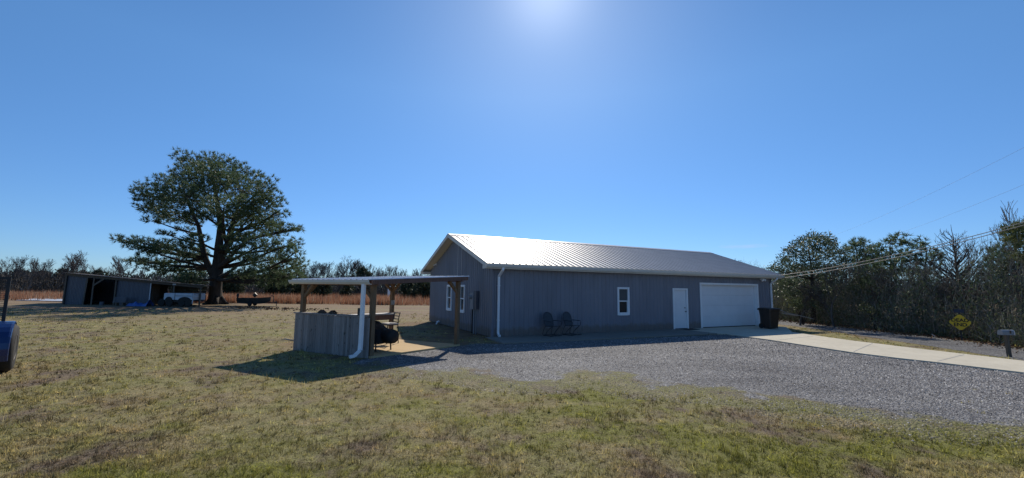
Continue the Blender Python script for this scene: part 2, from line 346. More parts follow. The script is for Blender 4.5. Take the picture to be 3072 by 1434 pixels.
def npmesh(name, V, Fc):
    me = bpy.data.meshes.new(name); k = Fc.shape[1]
    me.vertices.add(len(V)); me.vertices.foreach_set('co', np.ascontiguousarray(V, dtype=np.float32).ravel())
    me.loops.add(Fc.size); me.loops.foreach_set('vertex_index', np.ascontiguousarray(Fc, dtype=np.int32).ravel())
    me.polygons.add(len(Fc)); me.polygons.foreach_set('loop_start', np.arange(0, Fc.size, k, dtype=np.int32))
    me.polygons.foreach_set('loop_total', np.full(len(Fc), k, dtype=np.int32))
    me.update(calc_edges=True); return me
def tag(o, label=None, cat=None, group=None, kind=None):
    if label: o['label'] = label
    if cat: o['category'] = cat
    if group: o['group'] = group
    if kind: o['kind'] = kind
    return o
def thing(name, label, cat, loc=(0, 0, 0), rz=0, group=None):
    o = bpy.data.objects.new(name, None); COL.objects.link(o); o.location = loc; o.rotation_euler = (0, 0, rz)
    o.empty_display_size = .3
    return tag(o, label, cat, group)
def dup(root, loc, rz=0, label=None, scale=1, group=None):
    r = root.copy(); COL.objects.link(r); r.location = loc; r.rotation_euler = (0, 0, rz)
    r.scale = scale if hasattr(scale, '__len__') else (scale,)*3
    if label: r['label'] = label
    if group: r['group'] = group
    for ch in list(root.children):
        c = ch.copy(); COL.objects.link(c); c.parent = r
        for g in list(ch.children):
            d = g.copy(); COL.objects.link(d); d.parent = c
    return r

# ------------------------------------------------------------------ numpy helpers
def vnoise(x, y, seed=0):
    def h(i, j):
        n = (i*374761393+j*668265263+seed*974634777) & 0xffffffff
        n = ((n ^ (n >> 13))*1274126177) & 0xffffffff
        return ((n ^ (n >> 16)) & 0xffff)/65535.
    x = np.asarray(x, float); y = np.asarray(y, float)
    i = np.floor(x).astype(np.int64); j = np.floor(y).astype(np.int64); fx = x-i; fy = y-j
    fx = fx*fx*(3-2*fx); fy = fy*fy*(3-2*fy)
    return (h(i, j)*(1-fx)+h(i+1, j)*fx)*(1-fy)+(h(i, j+1)*(1-fx)+h(i+1, j+1)*fx)*fy
def fbm(x, y, seed=0, o=4):
    s = 0; a = .5; t = 0
    for k in range(o): s = s+a*vnoise(x*2**k, y*2**k, seed+k); t += a; a *= .55
    return s/t
def inpoly(x, y, poly):
    c = np.zeros(np.shape(x), bool); n = len(poly)
    for i in range(n):
        x0, y0 = poly[i][0], poly[i][1]; x1, y1 = poly[(i+1) % n][0], poly[(i+1) % n][1]
        if y0 == y1: continue
        c ^= ((y0 > y) != (y1 > y)) & (x < (x1-x0)*(y-y0)/(y1-y0)+x0)
    return c
def distline(x, y, pl):
    d = np.full(np.shape(x), 1e9)
    for a, b in zip(pl[:-1], pl[1:]):
        ax, ay, bx, by = a[0], a[1], b[0], b[1]; L = (bx-ax)**2+(by-ay)**2
        t = np.clip(((x-ax)*(bx-ax)+(y-ay)*(by-ay))/L, 0, 1)
        d = np.minimum(d, np.hypot(x-ax-t*(bx-ax), y-ay-t*(by-ay)))
    return d
def blades(P, D, L, Wd):                    # one triangle per blade: base P, direction D (unit), length, width
    n = len(P)
    a = np.cross(D, RNG.normal(size=(n, 3))); a /= np.linalg.norm(a, axis=1, keepdims=True)+1e-9
    V = np.empty((n, 3, 3)); V[:, 0] = P-a*(Wd/2)[:, None]; V[:, 1] = P+a*(Wd/2)[:, None]; V[:, 2] = P+D*L[:, None]
    return V.reshape(-1, 3), np.arange(3*n).reshape(-1, 3)
def unit(v): return v/(np.linalg.norm(v, axis=-1, keepdims=True)+1e-9)
def leaves(P, D, L, Wd):                    # one rhombic quad per leaf
    n = len(P); a = unit(np.cross(D, RNG.normal(size=(n, 3))))
    V = np.empty((n, 4, 3)); V[:, 0] = P; V[:, 1] = P+D*(L*.5)[:, None]+a*(Wd/2)[:, None]
    V[:, 2] = P+D*L[:, None]; V[:, 3] = P+D*(L*.5)[:, None]-a*(Wd/2)[:, None]
    return V.reshape(-1, 3), np.arange(4*n).reshape(-1, 4)
def segs(A, B, ra, rb):                     # three-sided tapered twigs A->B
    A, B = np.asarray(A, float), np.asarray(B, float); ra, rb = np.asarray(ra, float), np.asarray(rb, float); n = len(A)
    d = unit(B-A); ref = np.where(np.abs(d[:, 2:3]) > .9, np.array([[1., 0, 0]]), np.array([[0, 0, 1.]]))
    u = unit(np.cross(d, ref)); v = np.cross(d, u)
    V = np.empty((n, 6, 3))
    for k in range(3):
        o = u*math.cos(2.0944*k)+v*math.sin(2.0944*k)
        V[:, k] = A+o*ra[:, None]; V[:, 3+k] = B+o*rb[:, None]
    f = np.array([[0, 1, 4, 3], [1, 2, 5, 4], [2, 0, 3, 5]])
    Fc = (np.arange(n)*6)[:, None, None]+f[None]
    return V.reshape(-1, 3), Fc.reshape(-1, 4)
#PART2
# ================================================================== SETTING
BX, BY, BA = -.7705, 17.7928, .4629
BL_, BW, ZE, ZR, OF, OG = 18.3172, 9.1488, 3.0141, 4.7145, .4044, .481
ca, sa = math.cos(BA), math.sin(BA)
def BP(s, t, z=0): return Vector((BX+s*ca-t*sa, BY+s*sa+t*ca, z))
PFL, PFR, PBR, PBL = Vector((-6.76, 13.82, 0)), Vector((-3.93, 12.35, 0)), Vector((-1.80, 15.2, 0)), Vector((-4.77, 16.70, 0))

edge_px = [(1136, 1100), (1184, 1102), (1290, 1110), (1384, 1117), (1470, 1130), (1529, 1141), (1590, 1146), (1640, 1140), (1683, 1124), (1760, 1122), (1867, 1132), (1931, 1160), (2100, 1171), (2187, 1176), (2291, 1202), (2374, 1204), (2541, 1237), (2707, 1258), (2915, 1270), (3072, 1287), (3300, 1325), (3500, 1380)]
gedge = [G(*p) for p in edge_px]+[Vector((9.2, 3.0, 0)), Vector((11.8, .2, 0)), Vector((13, -2, 0))]
fine = []
for a, b in zip(gedge[:-1], gedge[1:]):
    n = max(2, int((b-a).length/.12))
    for i in range(n):
        p = a.lerp(b, i/n)
        k = (fbm(np.array([p.x*1.7]), np.array([p.y*1.7]), 3, 5)[0]-.5)*.85
        fine.append(Vector((p.x, p.y-k, 0)))
dz = .05
far_side = [G(2376, 996, dz), G(2460, 1008, dz), G(2560, 1022, dz), G(2690, 1037.5, dz), G(2810, 1052, dz), G(3072, 1082, dz)]
near_side = [G(3072, 1117, dz), G(2810, 1086, dz), G(2690, 1073, dz), G(2560, 1057, dz), G(2440, 1039, dz), G(2312, 1019.5, dz)]
gback = [Vector((15.5, -1.5, 0)), BP(8.25, -22), BP(9.0, -17)]+near_side+[BP(10.75, -2.5), BP(3, -2.15), BP(-.45, -2.0), Vector((-1.25, 15.9, 0)), PBR+Vector((.05, 0, 0)), PFR+Vector((.03, -.03, 0)), Vector((-4.1, 12.2, 0)), Vector((-4.05, 11.4, 0))]
gravel_poly0 = gedge+gback
fine2 = []
for q_, p in enumerate(fine):
    k = (fbm(np.array([p.x*2.3]), np.array([p.y*2.3]), 3, 5)[0]-.5)*1.0
    fine2.append(Vector((p.x-.05, p.y-.62-k, 0)))
gravel_poly = fine2+gback
drive_poly = [BP(10.5, -.0), BP(17.75, -.0), BP(17.6, -1.2)]+far_side+[BP(11.2, -17), BP(10.2, -22), BP(8.2, -22), BP(9.0, -17)]+near_side+[BP(10.75, -2.5), BP(10.5, -2.3)]
walk_poly = [BP(-.45, -2.0), BP(3, -2.15), BP(10.485, -2.29), BP(10.485, -.0), BP(-.3, -.0)]
road_l = [G(3500, 1145), G(3000, 1072), G(2800, 1040), G(2560, 1004), G(2440, 986), G(2336, 973), Vector((17.0, 38, 0)), Vector((17.5, 60, 0))]
road_r = [Vector((22.5, 60, 0)), Vector((20.8, 38, 0)), G(2336, 966.2)+Vector((1.2, 0, 0)), G(2440, 973), G(2560, 985), G(2800, 1012), G(3072, 1046), G(3500, 1105)]
road_poly = road_l+road_r
bld_poly = [BP(0, 0), BP(BL_, 0), BP(BL_, BW), BP(0, BW)]
pad_poly = [PFR+Vector((.04, -.02, 0)), PBR+Vector((.04, .02, 0)), PBL, PFL]

# ---- ground sheet
def axis(lo, hi, near_lo, near_hi, step, g=1.16):
    v = list(np.arange(near_lo, near_hi, step)); s = step; x = near_hi
    while x < hi: v.append(x); s *= g; x += s
    s = step; x = near_lo-step; pre = []
    while x > lo: pre.append(x); s *= g; x -= s
    return np.array(pre[::-1]+v)
gx = axis(-1800, 1800, -16, 22, .22); gy = axis(-300, 3000, 1, 30, .22)
XX, YY = np.meshgrid(gx, gy); V = np.stack([XX.ravel(), YY.ravel(), np.zeros(XX.size)], 1)
nx, ny = len(gx), len(gy); ii, jj = np.meshgrid(np.arange(nx-1), np.arange(ny-1)); k0 = (jj*nx+ii).ravel()
me = npmesh('ground', V, np.stack([k0, k0+1, k0+nx+1, k0+nx], 1))
GREEN = [(1690, 1160, 1.2, .5, 1.0), (1560, 1150, .9, .4, .9), (1800, 1190, 1.2, .6, .8), (1215, 1108, .6, .3, .8), (1780, 1124, .9, .25, .9), (1760, 1240, .8, .5, .7), (2400, 1225, .9, .3, .9), (2300, 1215, .7, .25, .8), (2960, 1290, 1.2, .3, 1), (2500, 1330, 1.5, .5, .6), (2100, 1330, 1.3, .5, .7), (2800, 1330, 1.2, .5, .7), (2400, 1400, 1.2, .35, .8), (1900, 1300, 1.2, .5, .6), (1500, 1290, .8, .4, .5), (1200, 1205, .8, .4, .5), (850, 1320, .6, .3, .4), (500, 1420, 1.5, .4, .5), (960, 1420, 1.4, .3, .7), (1300, 1340, 1.0, .3, .4), (1210, 970, 1.8, 1.0, .5)]
def green_mask(x, y):
    m = np.zeros(np.shape(x))
    for px, py, rx, ry, a in GREEN:
        c = G(px, py); m = np.maximum(m, a*np.exp(-(((x-c.x)/rx)**2+((y-c.y)/ry)**2)))
    e = distline(x, y, gedge); m = np.maximum(m, .6*np.exp(-(e/.45)**2))
    return np.clip(m+.16*np.clip((x+1)/6, 0, 1), 0, 1.1)
def dirt_mask(x, y):
    d = np.zeros(np.shape(x))
    e = distline(x, y, [BP(-.3, -1.2), BP(-.3, 7)]); d = np.maximum(d, np.clip(1.6-e/1.9, 0, 1))      # bare soil along the gable wall
    e = distline(x, y, [PBR, PBL]); d = np.maximum(d, np.clip(1.5-e/1.3, 0, 1))
    e = distline(x, y, [PFL+Vector((-.3, 1.5, 0)), PFL+Vector((-.2, 3.2, 0))]); d = np.maximum(d, np.clip(1.2-e/1.2, 0, .8))
    e = distline(x, y, [Vector((-23, 38.5, 0)), Vector((-17, 36, 0))]); d = np.maximum(d, np.clip(1.3-e/3.0, 0, .9))
    e = distline(x, y, road_l[1:6]); d = np.maximum(d, np.clip(.6-e/.5, 0, .5))
    e = distline(x, y, road_r[2:]); d = np.maximum(d, np.clip(1.5-e/1.2, 0, .9))
    d = d*np.clip((fbm(x*.9, y*.9, 21, 4)-.25)*3.2, 0, 1)
    return np.clip(d, 0, 1)
def setattr_(me, name, arr):
    a = me.attributes.new(name, 'FLOAT', 'POINT'); a.data.foreach_set('value', arr.astype(np.float32).ravel())
vx, vy = V[:, 0], V[:, 1]
setattr_(me, 'green', green_mask(vx, vy)); setattr_(me, 'dirt', dirt_mask(vx, vy)); setattr_(me, 'far', np.clip((vy-20)/14, 0, 1))
tag(link('ground', me, 'lawn'), kind='structure')

def sheet(name, poly, z, mat, parent=None):
    b = MB(); b.add([(p[0], p[1], z) for p in poly], [tuple(range(len(poly)))]); return b.build(name, mat, parent)
def slab(name, poly, z0, z1, mat):
    b = MB(); b.hexa([(p[0], p[1], z0) for p in poly], [(p[0], p[1], z1) for p in poly]); return b.build(name, mat)
tag(sheet('road', road_poly, .006, 'road'), kind='structure')
dr = tag(slab('driveway', drive_poly, -.05, .05, 'drive'), kind='structure')
def joint(p, q):
    b = MB(); d = (q-p).normalized(); n = Vector((-d.y, d.x, 0))*.009
    b.add([(v.x, v.y, .054) for v in (p-n, q-n, q+n, p+n)], [(0, 1, 2, 3)]); return b.build('joint', 'meter', dr)
joint(G(2561, 1055, .05), G(2618, 1030, .05)); joint(G(2812, 1084, .05), G(2892, 1064, .05)); joint(BP(10.8, -2.5), BP(15.8, -2.4)); joint(G(2330, 1021, .05), G(2440, 1008, .05))
tag(slab('walkway', walk_poly, -.05, .055, 'walk'), kind='structure')
tag(slab('patio_slab', pad_poly, -.05, .06, 'pad'), kind='structure')

def signed_edge(x, y):                          # metres outside (+) or inside (-) the gravel's front edge, with a ragged wander
    ed = distline(x, y, gedge); ing = inpoly(x, y, gravel_poly0)
    return np.where(ing, -ed, ed)+1.5*(fbm(x*1.1, y*1.1, 5, 4)-.55)+.9*(fbm(x*3.7, y*3.7, 6, 3)-.5)+.22
ax_, ay_ = np.arange(-6, 17.6, .14), np.arange(-3, 21, .14)
GX, GY = np.meshgrid(ax_, ay_); nx_, ny_ = len(ax_), len(ay_); cx_, cy_ = (GX[:-1, :-1]+.07).ravel(), (GY[:-1, :-1]+.07).ravel()
okc = inpoly(cx_, cy_, gravel_poly0) | (distline(cx_, cy_, gedge) < 1.6) | ((distline(cx_, cy_, gback) < .22))
I_, J_ = np.meshgrid(np.arange(nx_-1), np.arange(ny_-1)); q0 = (J_*nx_+I_).ravel()[okc]
Fq = np.stack([q0, q0+1, q0+nx_+1, q0+nx_], 1); us, inv = np.unique(Fq, return_inverse=True); Vq = np.stack([GX.ravel()[us], GY.ravel()[us], np.full(len(us), .008)], 1)
do_ = distline(Vq[:, 0], Vq[:, 1], gedge); do_ = np.where(inpoly(Vq[:, 0], Vq[:, 1], gravel_poly0), 0, do_); Vq[:, 2] -= .016*np.clip((do_-.9)/.5, 0, 1)*(distline(Vq[:, 0], Vq[:, 1], gback) > .4)
gm_ = npmesh('gravel_lot', Vq, inv.reshape(-1, 4))
setattr_(gm_, 'soil', np.clip(signed_edge(Vq[:, 0], Vq[:, 1])/1.3+.5, 0, 1)); setattr_(gm_, 'green', green_mask(Vq[:, 0], Vq[:, 1]))
tag(link('gravel_lot', gm_, 'gravel'), kind='structure')

# ---- lawn blades, thinning into the gravel
def polar(n, y0, y1, amax=58):
    a = RNG.uniform(-math.tan(R_(amax)), math.tan(R_(amax)), n)
    y = 1/RNG.uniform(1/y1, 1/y0, n)
    return a*y, y
def blocked(x, y):
    b = inpoly(x, y, drive_poly) | inpoly(x, y, walk_poly) | inpoly(x, y, pad_poly) | inpoly(x, y, road_poly) | inpoly(x, y, bld_poly)
    return b
def grass_prob(x, y):
    q = signed_edge(x, y); ed = distline(x, y, gedge)
    p = np.clip(q/1.1+.42, 0, 1)**1.8
    p = np.maximum(p, .35*np.clip((fbm(x*1.1, y*1.1, 77)-.585)*10, 0, 1)*(ed < 5))
    return np.where((x > 14) & (q < -.5), 0, p)
nc, per = 70000, 7
x, y = polar(nc, 3.6, 34)
keep = (RNG.random(nc) < grass_prob(x, y)) & (RNG.random(nc) > .85*dirt_mask(x, y)) & (RNG.random(nc) < .35+1.3*np.clip(fbm(x*2.7, y*2.7, 41, 4)-.18, 0, 1))
x, y = x[keep], y[keep]; nc = len(x); dist = np.hypot(x, y)
tone = np.clip(RNG.normal(.5, .30, nc)+.5*(fbm(x*3.1, y*3.1, 55, 3)-.5), 0, 1); hc = RNG.lognormal(0, .4, nc); az0 = RNG.uniform(0, 6.283, nc); lean0 = RNG.uniform(.1, 1.0, nc)
rep = lambda v: np.repeat(v, per)
sg_ = rep(.008+.0016*dist); x = rep(x)+RNG.normal(size=nc*per)*sg_; y = rep(y)+RNG.normal(size=nc*per)*sg_; dist = rep(dist); tone = rep(tone); az = rep(az0); lean = rep(lean0); hc = rep(hc)
k = ~blocked(x, y); x, y, dist, tone, az, lean, hc = [v[k] for v in (x, y, dist, tone, az, lean, hc)]; n = len(x)
th = az+RNG.normal(0, .9, n); tilt = np.clip(lean+RNG.normal(0, .35, n), .05, 1.4)
D = np.stack([np.cos(th)*np.sin(tilt), np.sin(th)*np.sin(tilt), np.cos(tilt)], 1)
tall = np.where(fbm(x*1.3, y*1.3, 61, 3) > .62, 1.5, 1.0)
V, Fc = blades(np.stack([x, y, np.full(n, -.004)], 1), D, RNG.uniform(.018, .045, n)*hc*tall*(.45+.55*np.clip(np.where(inpoly(x, y, gravel_poly0), 0, distline(x, y, gedge))/1.0, 0, 1))*(1+dist*.018), np.maximum(.0055, dist*.0011)*RNG.uniform(.6, 1.5, n))
me = npmesh('lawn_grass', V, Fc); setattr_(me, 'green', np.repeat(green_mask(x, y), 3)); setattr_(me, 'tone', np.repeat(tone, 3))
tag(link('lawn_grass', me, 'blade'), 'short patchy winter grass, straw and olive, growing over the lawn', 'grass', kind='stuff')

# ---- loose gravel stones
x, y = polar(360000, 6, 30)
ed = distline(x, y, gedge); ing = inpoly(x, y, gravel_poly0)
se = signed_edge(x, y); ing = se < .1
pp = np.where(ing, np.clip(.25-se*.5, 0, 1)*np.clip(.25+2.2*fbm(x*.8, y*.8, 91, 4)-.35, .3, 1), .22*np.exp(-(ed/.7)**2)*np.clip((fbm(x*2, y*2, 9)-.3)*4, 0, 1))
keep = (RNG.random(len(x)) < pp) & ~inpoly(x, y, drive_poly) & ~inpoly(x, y, walk_poly) & ~inpoly(x, y, pad_poly)
x, y = x[keep], y[keep]; n = len(x); dist = np.hypot(x, y)
r = np.maximum(.011, dist*.0010)*RNG.uniform(.55, 1.7, n); a0 = RNG.uniform(0, 6.28, n); V = np.empty((n, 5, 3))
for k in range(4):
    a = a0+k*1.5708+RNG.uniform(-.4, .4, n); rr = r*RNG.uniform(.7, 1.3, n)
    V[:, k] = np.stack([x+rr*np.cos(a), y+rr*np.sin(a), np.full(n, .004)], 1)
V[:, 4] = np.stack([x+r*RNG.uniform(-.6, .6, n), y+r*RNG.uniform(-.6, .6, n), .006+r*RNG.uniform(.5, 1.2, n)], 1)
f = np.array([[0, 1, 4], [1, 2, 4], [2, 3, 4], [3, 0, 4]]); Fc = ((np.arange(n)*5)[:, None, None]+f[None]).reshape(-1, 3)
tag(link('gravel_stones', npmesh('gravel_stones', V.reshape(-1, 3), Fc), 'stone'), 'loose grey crushed stones covering the gravel lot', 'gravel', kind='stuff')

# ================================================================== SHOP BUILDING
shop = thing('metal_building', 'long grey metal shop building with bright ribbed roof and white garage door', 'building', (BX, BY, 0), BA)
def fr(s, o, z): return (s, -o, z)        # front wall: o = outward
def ga(t, o, z): return (-o, t, z)        # gable wall
def bk(s, o, z): return (s, BW+o, z)
def rt(t, o, z): return (BL_+o, t, z)
def mbox(b, f, s0, s1, o0, o1, z0, z1):
    q = lambda z: [f(s0, o0, z), f(s1, o0, z), f(s1, o1, z), f(s0, o1, z)]
    return b.hexa(q(z0), q(z1))
def corr(f, s0, s1, z0, ztop, holes, pitch=.23, dep=.02, extra=()):
    b = MB(); xs = {s0: 0, s1: 0}
    k = s0+pitch/2
    while k < s1-.04:
        for d, o in ((-.035, 0), (-.018, dep), (.018, dep), (.035, 0)): xs[round(k+d, 5)] = o
        k += pitch
    def off(s):
        u = (s-s0) % pitch-pitch/2; u = abs(u)
        return dep if u <= .018 else (dep*(.035-u)/.017 if u < .035 else 0)
    for h in holes: xs[h[0]] = off(h[0]); xs[h[1]] = off(h[1])
    for e in extra: xs[e] = off(e)
    ks = sorted(xs)
    for a, c in zip(ks[:-1], ks[1:]):
        mid = (a+c)/2; hs = sorted([h for h in holes if h[0] < mid < h[1]], key=lambda h: h[2]); z = z0; spans = []
        for h in hs: spans.append((z, h[2])); z = h[3]
        spans.append((z, None))
        for u, v in spans:
            va, vc = (ztop(a), ztop(c)) if v is None else (v, v)
            if va-u < .001 and vc-u < .001: continue
            b.add([f(a, xs[a], u), f(c, xs[c], u), f(c, xs[c], vc), f(a, xs[a], va)], [(0, 1, 2, 3)])
    return b
SL = (ZR-ZE)/(BW/2+OF)
def roofz(t): return ZE+SL*((t if t < BW/2 else BW-t)+OF)
WIN = (6.53, 7.22, .83, 2.12); DOOR = (10.156, 11.206, .05, 2.12); GAR = (12.17, 17.04, .05, 2.446)
GW1, GW2 = (5.14, 5.87, .85, 2.14), (3.20, 3.90, .85, 2.13)
corr(fr, 0, BL_, .05, lambda s: ZE-.12, [WIN, DOOR, GAR]).build('wall', 'siding', shop)
corr(ga, 0, BW, .03, lambda t: roofz(t)-.10, [GW1, GW2], dep=.03, extra=(BW/2,)).build('wall', 'siding', shop)
corr(bk, 0, BL_, .03, lambda s: ZE-.12, []).build('wall', 'siding', shop)
corr(rt, 0, BW, .03, lambda t: roofz(t)-.10, [], extra=(BW/2,)).build('wall', 'siding', shop)
for f, s in ((fr, 0), (fr, BL_)):
    b = MB(); d = 1 if s == 0 else -1
    mbox(b, fr, s-.025*d, s+.07*d, .021, .027, .05, ZE-.19)
    if s == 0: mbox(b, ga, -.026, .07, .021, .027, .03, ZE-.1)
    else: mbox(b, rt, -.026, .07, .021, .027, .03, ZE-.1)
    b.build('corner_trim', 'siding_plain', shop)
b = MB()
for t in (2.91, ): mbox(b, ga, t-.03, t+.03, .0215, .026, .05, roofz(t)-.11)
b.build('seam_strip', 'siding_plain', shop)
b = MB()
for t in (3.75, 4.3): mbox(b, ga, t-.012, t+.012, .0215, .024, 2.45, roofz(t)-.14)
b.build('seam_strip', 'white', shop)
# roof
cs = math.cos(math.atan(SL)); sn = math.sin(math.atan(SL))
def roof_slope(front):
    b = MB(); pitch = .305; s = -OG; prof = []
    while s < BL_+OG+.001:
        prof += [(s-.034, 0), (s-.015, .030), (s+.015, .030), (s+.034, 0)]
        if s+pitch < BL_+OG: prof += [(s+pitch*.36, 0), (s+pitch*.40, .004), (s+pitch*.62, .004), (s+pitch*.66, 0)]
        s += pitch
    prof = [(min(max(p[0], -OG-.01), BL_+OG+.01), p[1]) for p in prof]
    te, tr = -OF-.03, BW/2
    vs = []; rows = 14
    for i in range(rows+1):
        k = i/rows; t = te+(tr-te)*k
        for s, o in prof:
            wob = .004*math.sin(s*2.1+i*1.9)*math.sin(k*3.14)
            tt, z = t-o*sn, roofz(t)+.004+(o+wob)*cs
            vs.append((s, tt if front else BW-tt, z))
    n = len(prof)
    b.add(vs, [(i*n+j, i*n+j+1, i*n+n+j+1, i*n+n+j) for i in range(rows) for j in range(n-1)])
    return b.build('roof', 'galv', shop)
roof_slope(True); roof_slope(False)
b = MB(); h = .30
for sgn in (1, -1):
    t0, t1 = BW/2, BW/2-sgn*h; z0, z1 = ZR+.034, ZR+.034-h*SL
    b.add([(-OG-.02, t0, z0), (BL_+OG+.02, t0, z0), (BL_+OG+.02, t1, z1), (-OG-.02, t1, z1)], [(0, 1, 2, 3)])
    b.add([(-OG-.02, t1, z1), (BL_+OG+.02, t1, z1), (BL_+OG+.02, t1, z1-.018), (-OG-.02, t1, z1-.018)], [(0, 1, 2, 3)])
b.build('ridge_cap', 'galv', shop)
b = MB()                                   # deck just under the metal
for sgn in (0, 1):
    g = lambda t: t if sgn == 0 else BW-t
    te = -OF
    b.hexa([(-OG+.01, g(te), ZE-.075), (BL_+OG-.01, g(te), ZE-.075), (BL_+OG-.01, BW/2, ZR-.075), (-OG+.01, BW/2, ZR-.075)],
           [(-OG+.01, g(te), ZE-.004), (BL_+OG-.01, g(te), ZE-.004), (BL_+OG-.01, BW/2, ZR-.004), (-OG+.01, BW/2, ZR-.004)])
b.build('soffit', 'trim', shop)
for sx in (-OG, BL_+OG):                   # rake boards
    b = MB(); s0, s1 = (sx-.02, sx+.006) if sx < 0 else (sx-.006, sx+.02)
    for sgn in (0, 1):
        g = lambda t: t if sgn == 0 else BW-t
        q = [(g(-OF-.02), ZE-.165), (BW/2, ZR-.16), (BW/2, ZR-.002), (g(-OF-.02), ZE-.008)]
        b.hexa([(s0, t, z) for t, z in q], [(s1, t, z) for t, z in q])
    b.build('rake_board', 'trim', shop)
for sgn in (0, 1):                         # eave box and gutter
    g = (lambda t: t) if sgn == 0 else (lambda t: BW-t)
    b = MB(); q = [(0, ZE-.215), (-OF, ZE-.215), (-OF, ZE-.078), (0, ZE-.078)]
    b.hexa([(-OG+.012, g(t), z) for t, z in q], [(BL_+OG-.012, g(t), z) for t, z in q]); b.build('eave_box', 'trim', shop)
    b = MB(); q = [(-OF-.004, ZE-.175), (-OF-.085, ZE-.165), (-OF-.12, ZE-.09), (-OF-.125, ZE-.035), (-OF-.11, ZE-.035), (-OF-.105, ZE-.09), (-OF-.08, ZE-.15), (-OF-.004, ZE-.155)]
    b.hexa([(-OG-.02, g(t), z) for t, z in q], [(BL_+OG+.02, g(t), z) for t, z in q]); b.build('gutter', 'trim', shop)
def downspout(s, kick):
    b = MB(); W_, D_ = .09, .07
    pts = [(s, -OF-.06, ZE-.17), (s, -OF-.06, ZE-.26), (s, -.075, ZE-.52), (s, -.075, .22), (s, -.10, .13), (s, -.26, .09)]
    for p, q in zip(pts[:-1], pts[1:]): b.bar(p, q, W_, D_, up=(0, 1, .01) if abs(p[1]-q[1]) < .05 else (0, .4, 1))
    d = b.build('downspout', 'white', shop)
    for z in (.7, 2.1): c = MB(); c.box(s-.06, s+.06, -.116, -.03, z, z+.03); c.build('strap', 'white', d)
downspout(.24, 1); downspout(BL_-.14, 1)
def window(f, w, top='upperglass'):
    s0, s1, z0, z1 = w; b = MB(); fwid = .075
    mbox(b, f, s0-.02, s0+fwid, -.06, .05, z0-.02, z1+.02); mbox(b, f, s1-fwid, s1+.02, -.06, .05, z0-.02, z1+.02)
    mbox(b, f, s0+fwid, s1-fwid, -.06, .05, z1-fwid, z1+.02); mbox(b, f, s0+fwid, s1-fwid, -.06, .058, z0-.03, z0+fwid)
    o = b.build('window', 'white', shop); zm = (z0+z1)/2
    b = MB(); i0, i1 = s0+fwid, s1-fwid
    mbox(b, f, i0, i1, -.03, .03, zm-.025, zm+.025)
    for q in (i0, i1-.028): mbox(b, f, q, q+.028, -.03, .02, z0+fwid, zm-.025)
    mbox(b, f, i0+.028, i1-.028, -.03, .02, z0+fwid, z0+fwid+.03)
    b.build('sash', 'white', o)
    b = MB(); mbox(b, f, i0, i1, -.035, -.012, zm+.025, z1-fwid); b.build('pane', top, o)
    b = MB(); mbox(b, f, i0+.028, i1-.028, -.045, -.025, z0+fwid+.03, zm-.025); b.build('pane', 'glass', o)
    return o
window(fr, WIN); window(ga, GW1); window(ga, GW2)
# entry door
s0, s1, z0, z1 = DOOR; b = MB()
mbox(b, fr, s0-.01, s0+.075, -.10, .045, z0, z1+.01); mbox(b, fr, s1-.075, s1+.01, -.10, .045, z0, z1+.01); mbox(b, fr, s0+.075, s1-.075, -.10, .045, z1-.07, z1+.01)
b.build('door_frame', 'white', shop)
b = MB(); mbox(b, fr, s0+.08, s1-.08, -.09, -.045, z0+.03, z1-.075); d = b.build('door', 'whitesteel', shop)
b = MB(); b.lathe([(.012, -.045), (.012, .0), (.032, .01), (.034, .03), (.02, .045)], (0, 0, 0), 12, 'y')
b.v = [(p[0]+s1-.15, -p[1], p[2]+.93) for p in b.v]; b.build('knob', 'darkmetal', d)
b = MB(); b.lathe([(.03, -.045), (.03, -.02), (.022, -.012)], (0, 0, 0), 12, 'y'); b.v = [(p[0]+s1-.15, -p[1], p[2]+1.12) for p in b.v]; b.build('deadbolt', 'darkmetal', d)
b = MB(); mbox(b, fr, s0+.08, s1-.08, -.1, .05, z0+.003, z0+.028); b.build('threshold', 'darkmetal', shop)
# garage door
s0, s1, z0, z1 = GAR; b = MB()
mbox(b, fr, s0-.01, s0+.10, -.24, .035, z0, z1+.01); mbox(b, fr, s1-.10, s1+.01, -.24, .035, z0, z1+.01); mbox(b, fr, s0+.10, s1-.10, -.24, .035, z1-.09, z1+.01)
b.build('garage_door_frame', 'white', shop)
b = MB(); H_ = (z1-.09-z0-.02)/4
for k in range(4):
    za, zb = z0+.02+k*H_+.002, z0+.02+(k+1)*H_-.002
    mbox(b, fr, s0+.11, s1-.11, -.22, -.185, za, zb)
    for j in range(3): zz = za+H_*(.2+.28*j); mbox(b, fr, s0+.13, s1-.13, -.186, -.181, zz, zz+.05)
d = b.build('garage_door', 'whitesteel', shop)
b = MB(); mbox(b, fr, s0+.105, s1-.105, -.215, -.19, z0, z0+.022); b.build('bottom_seal', 'darkmetal', d)
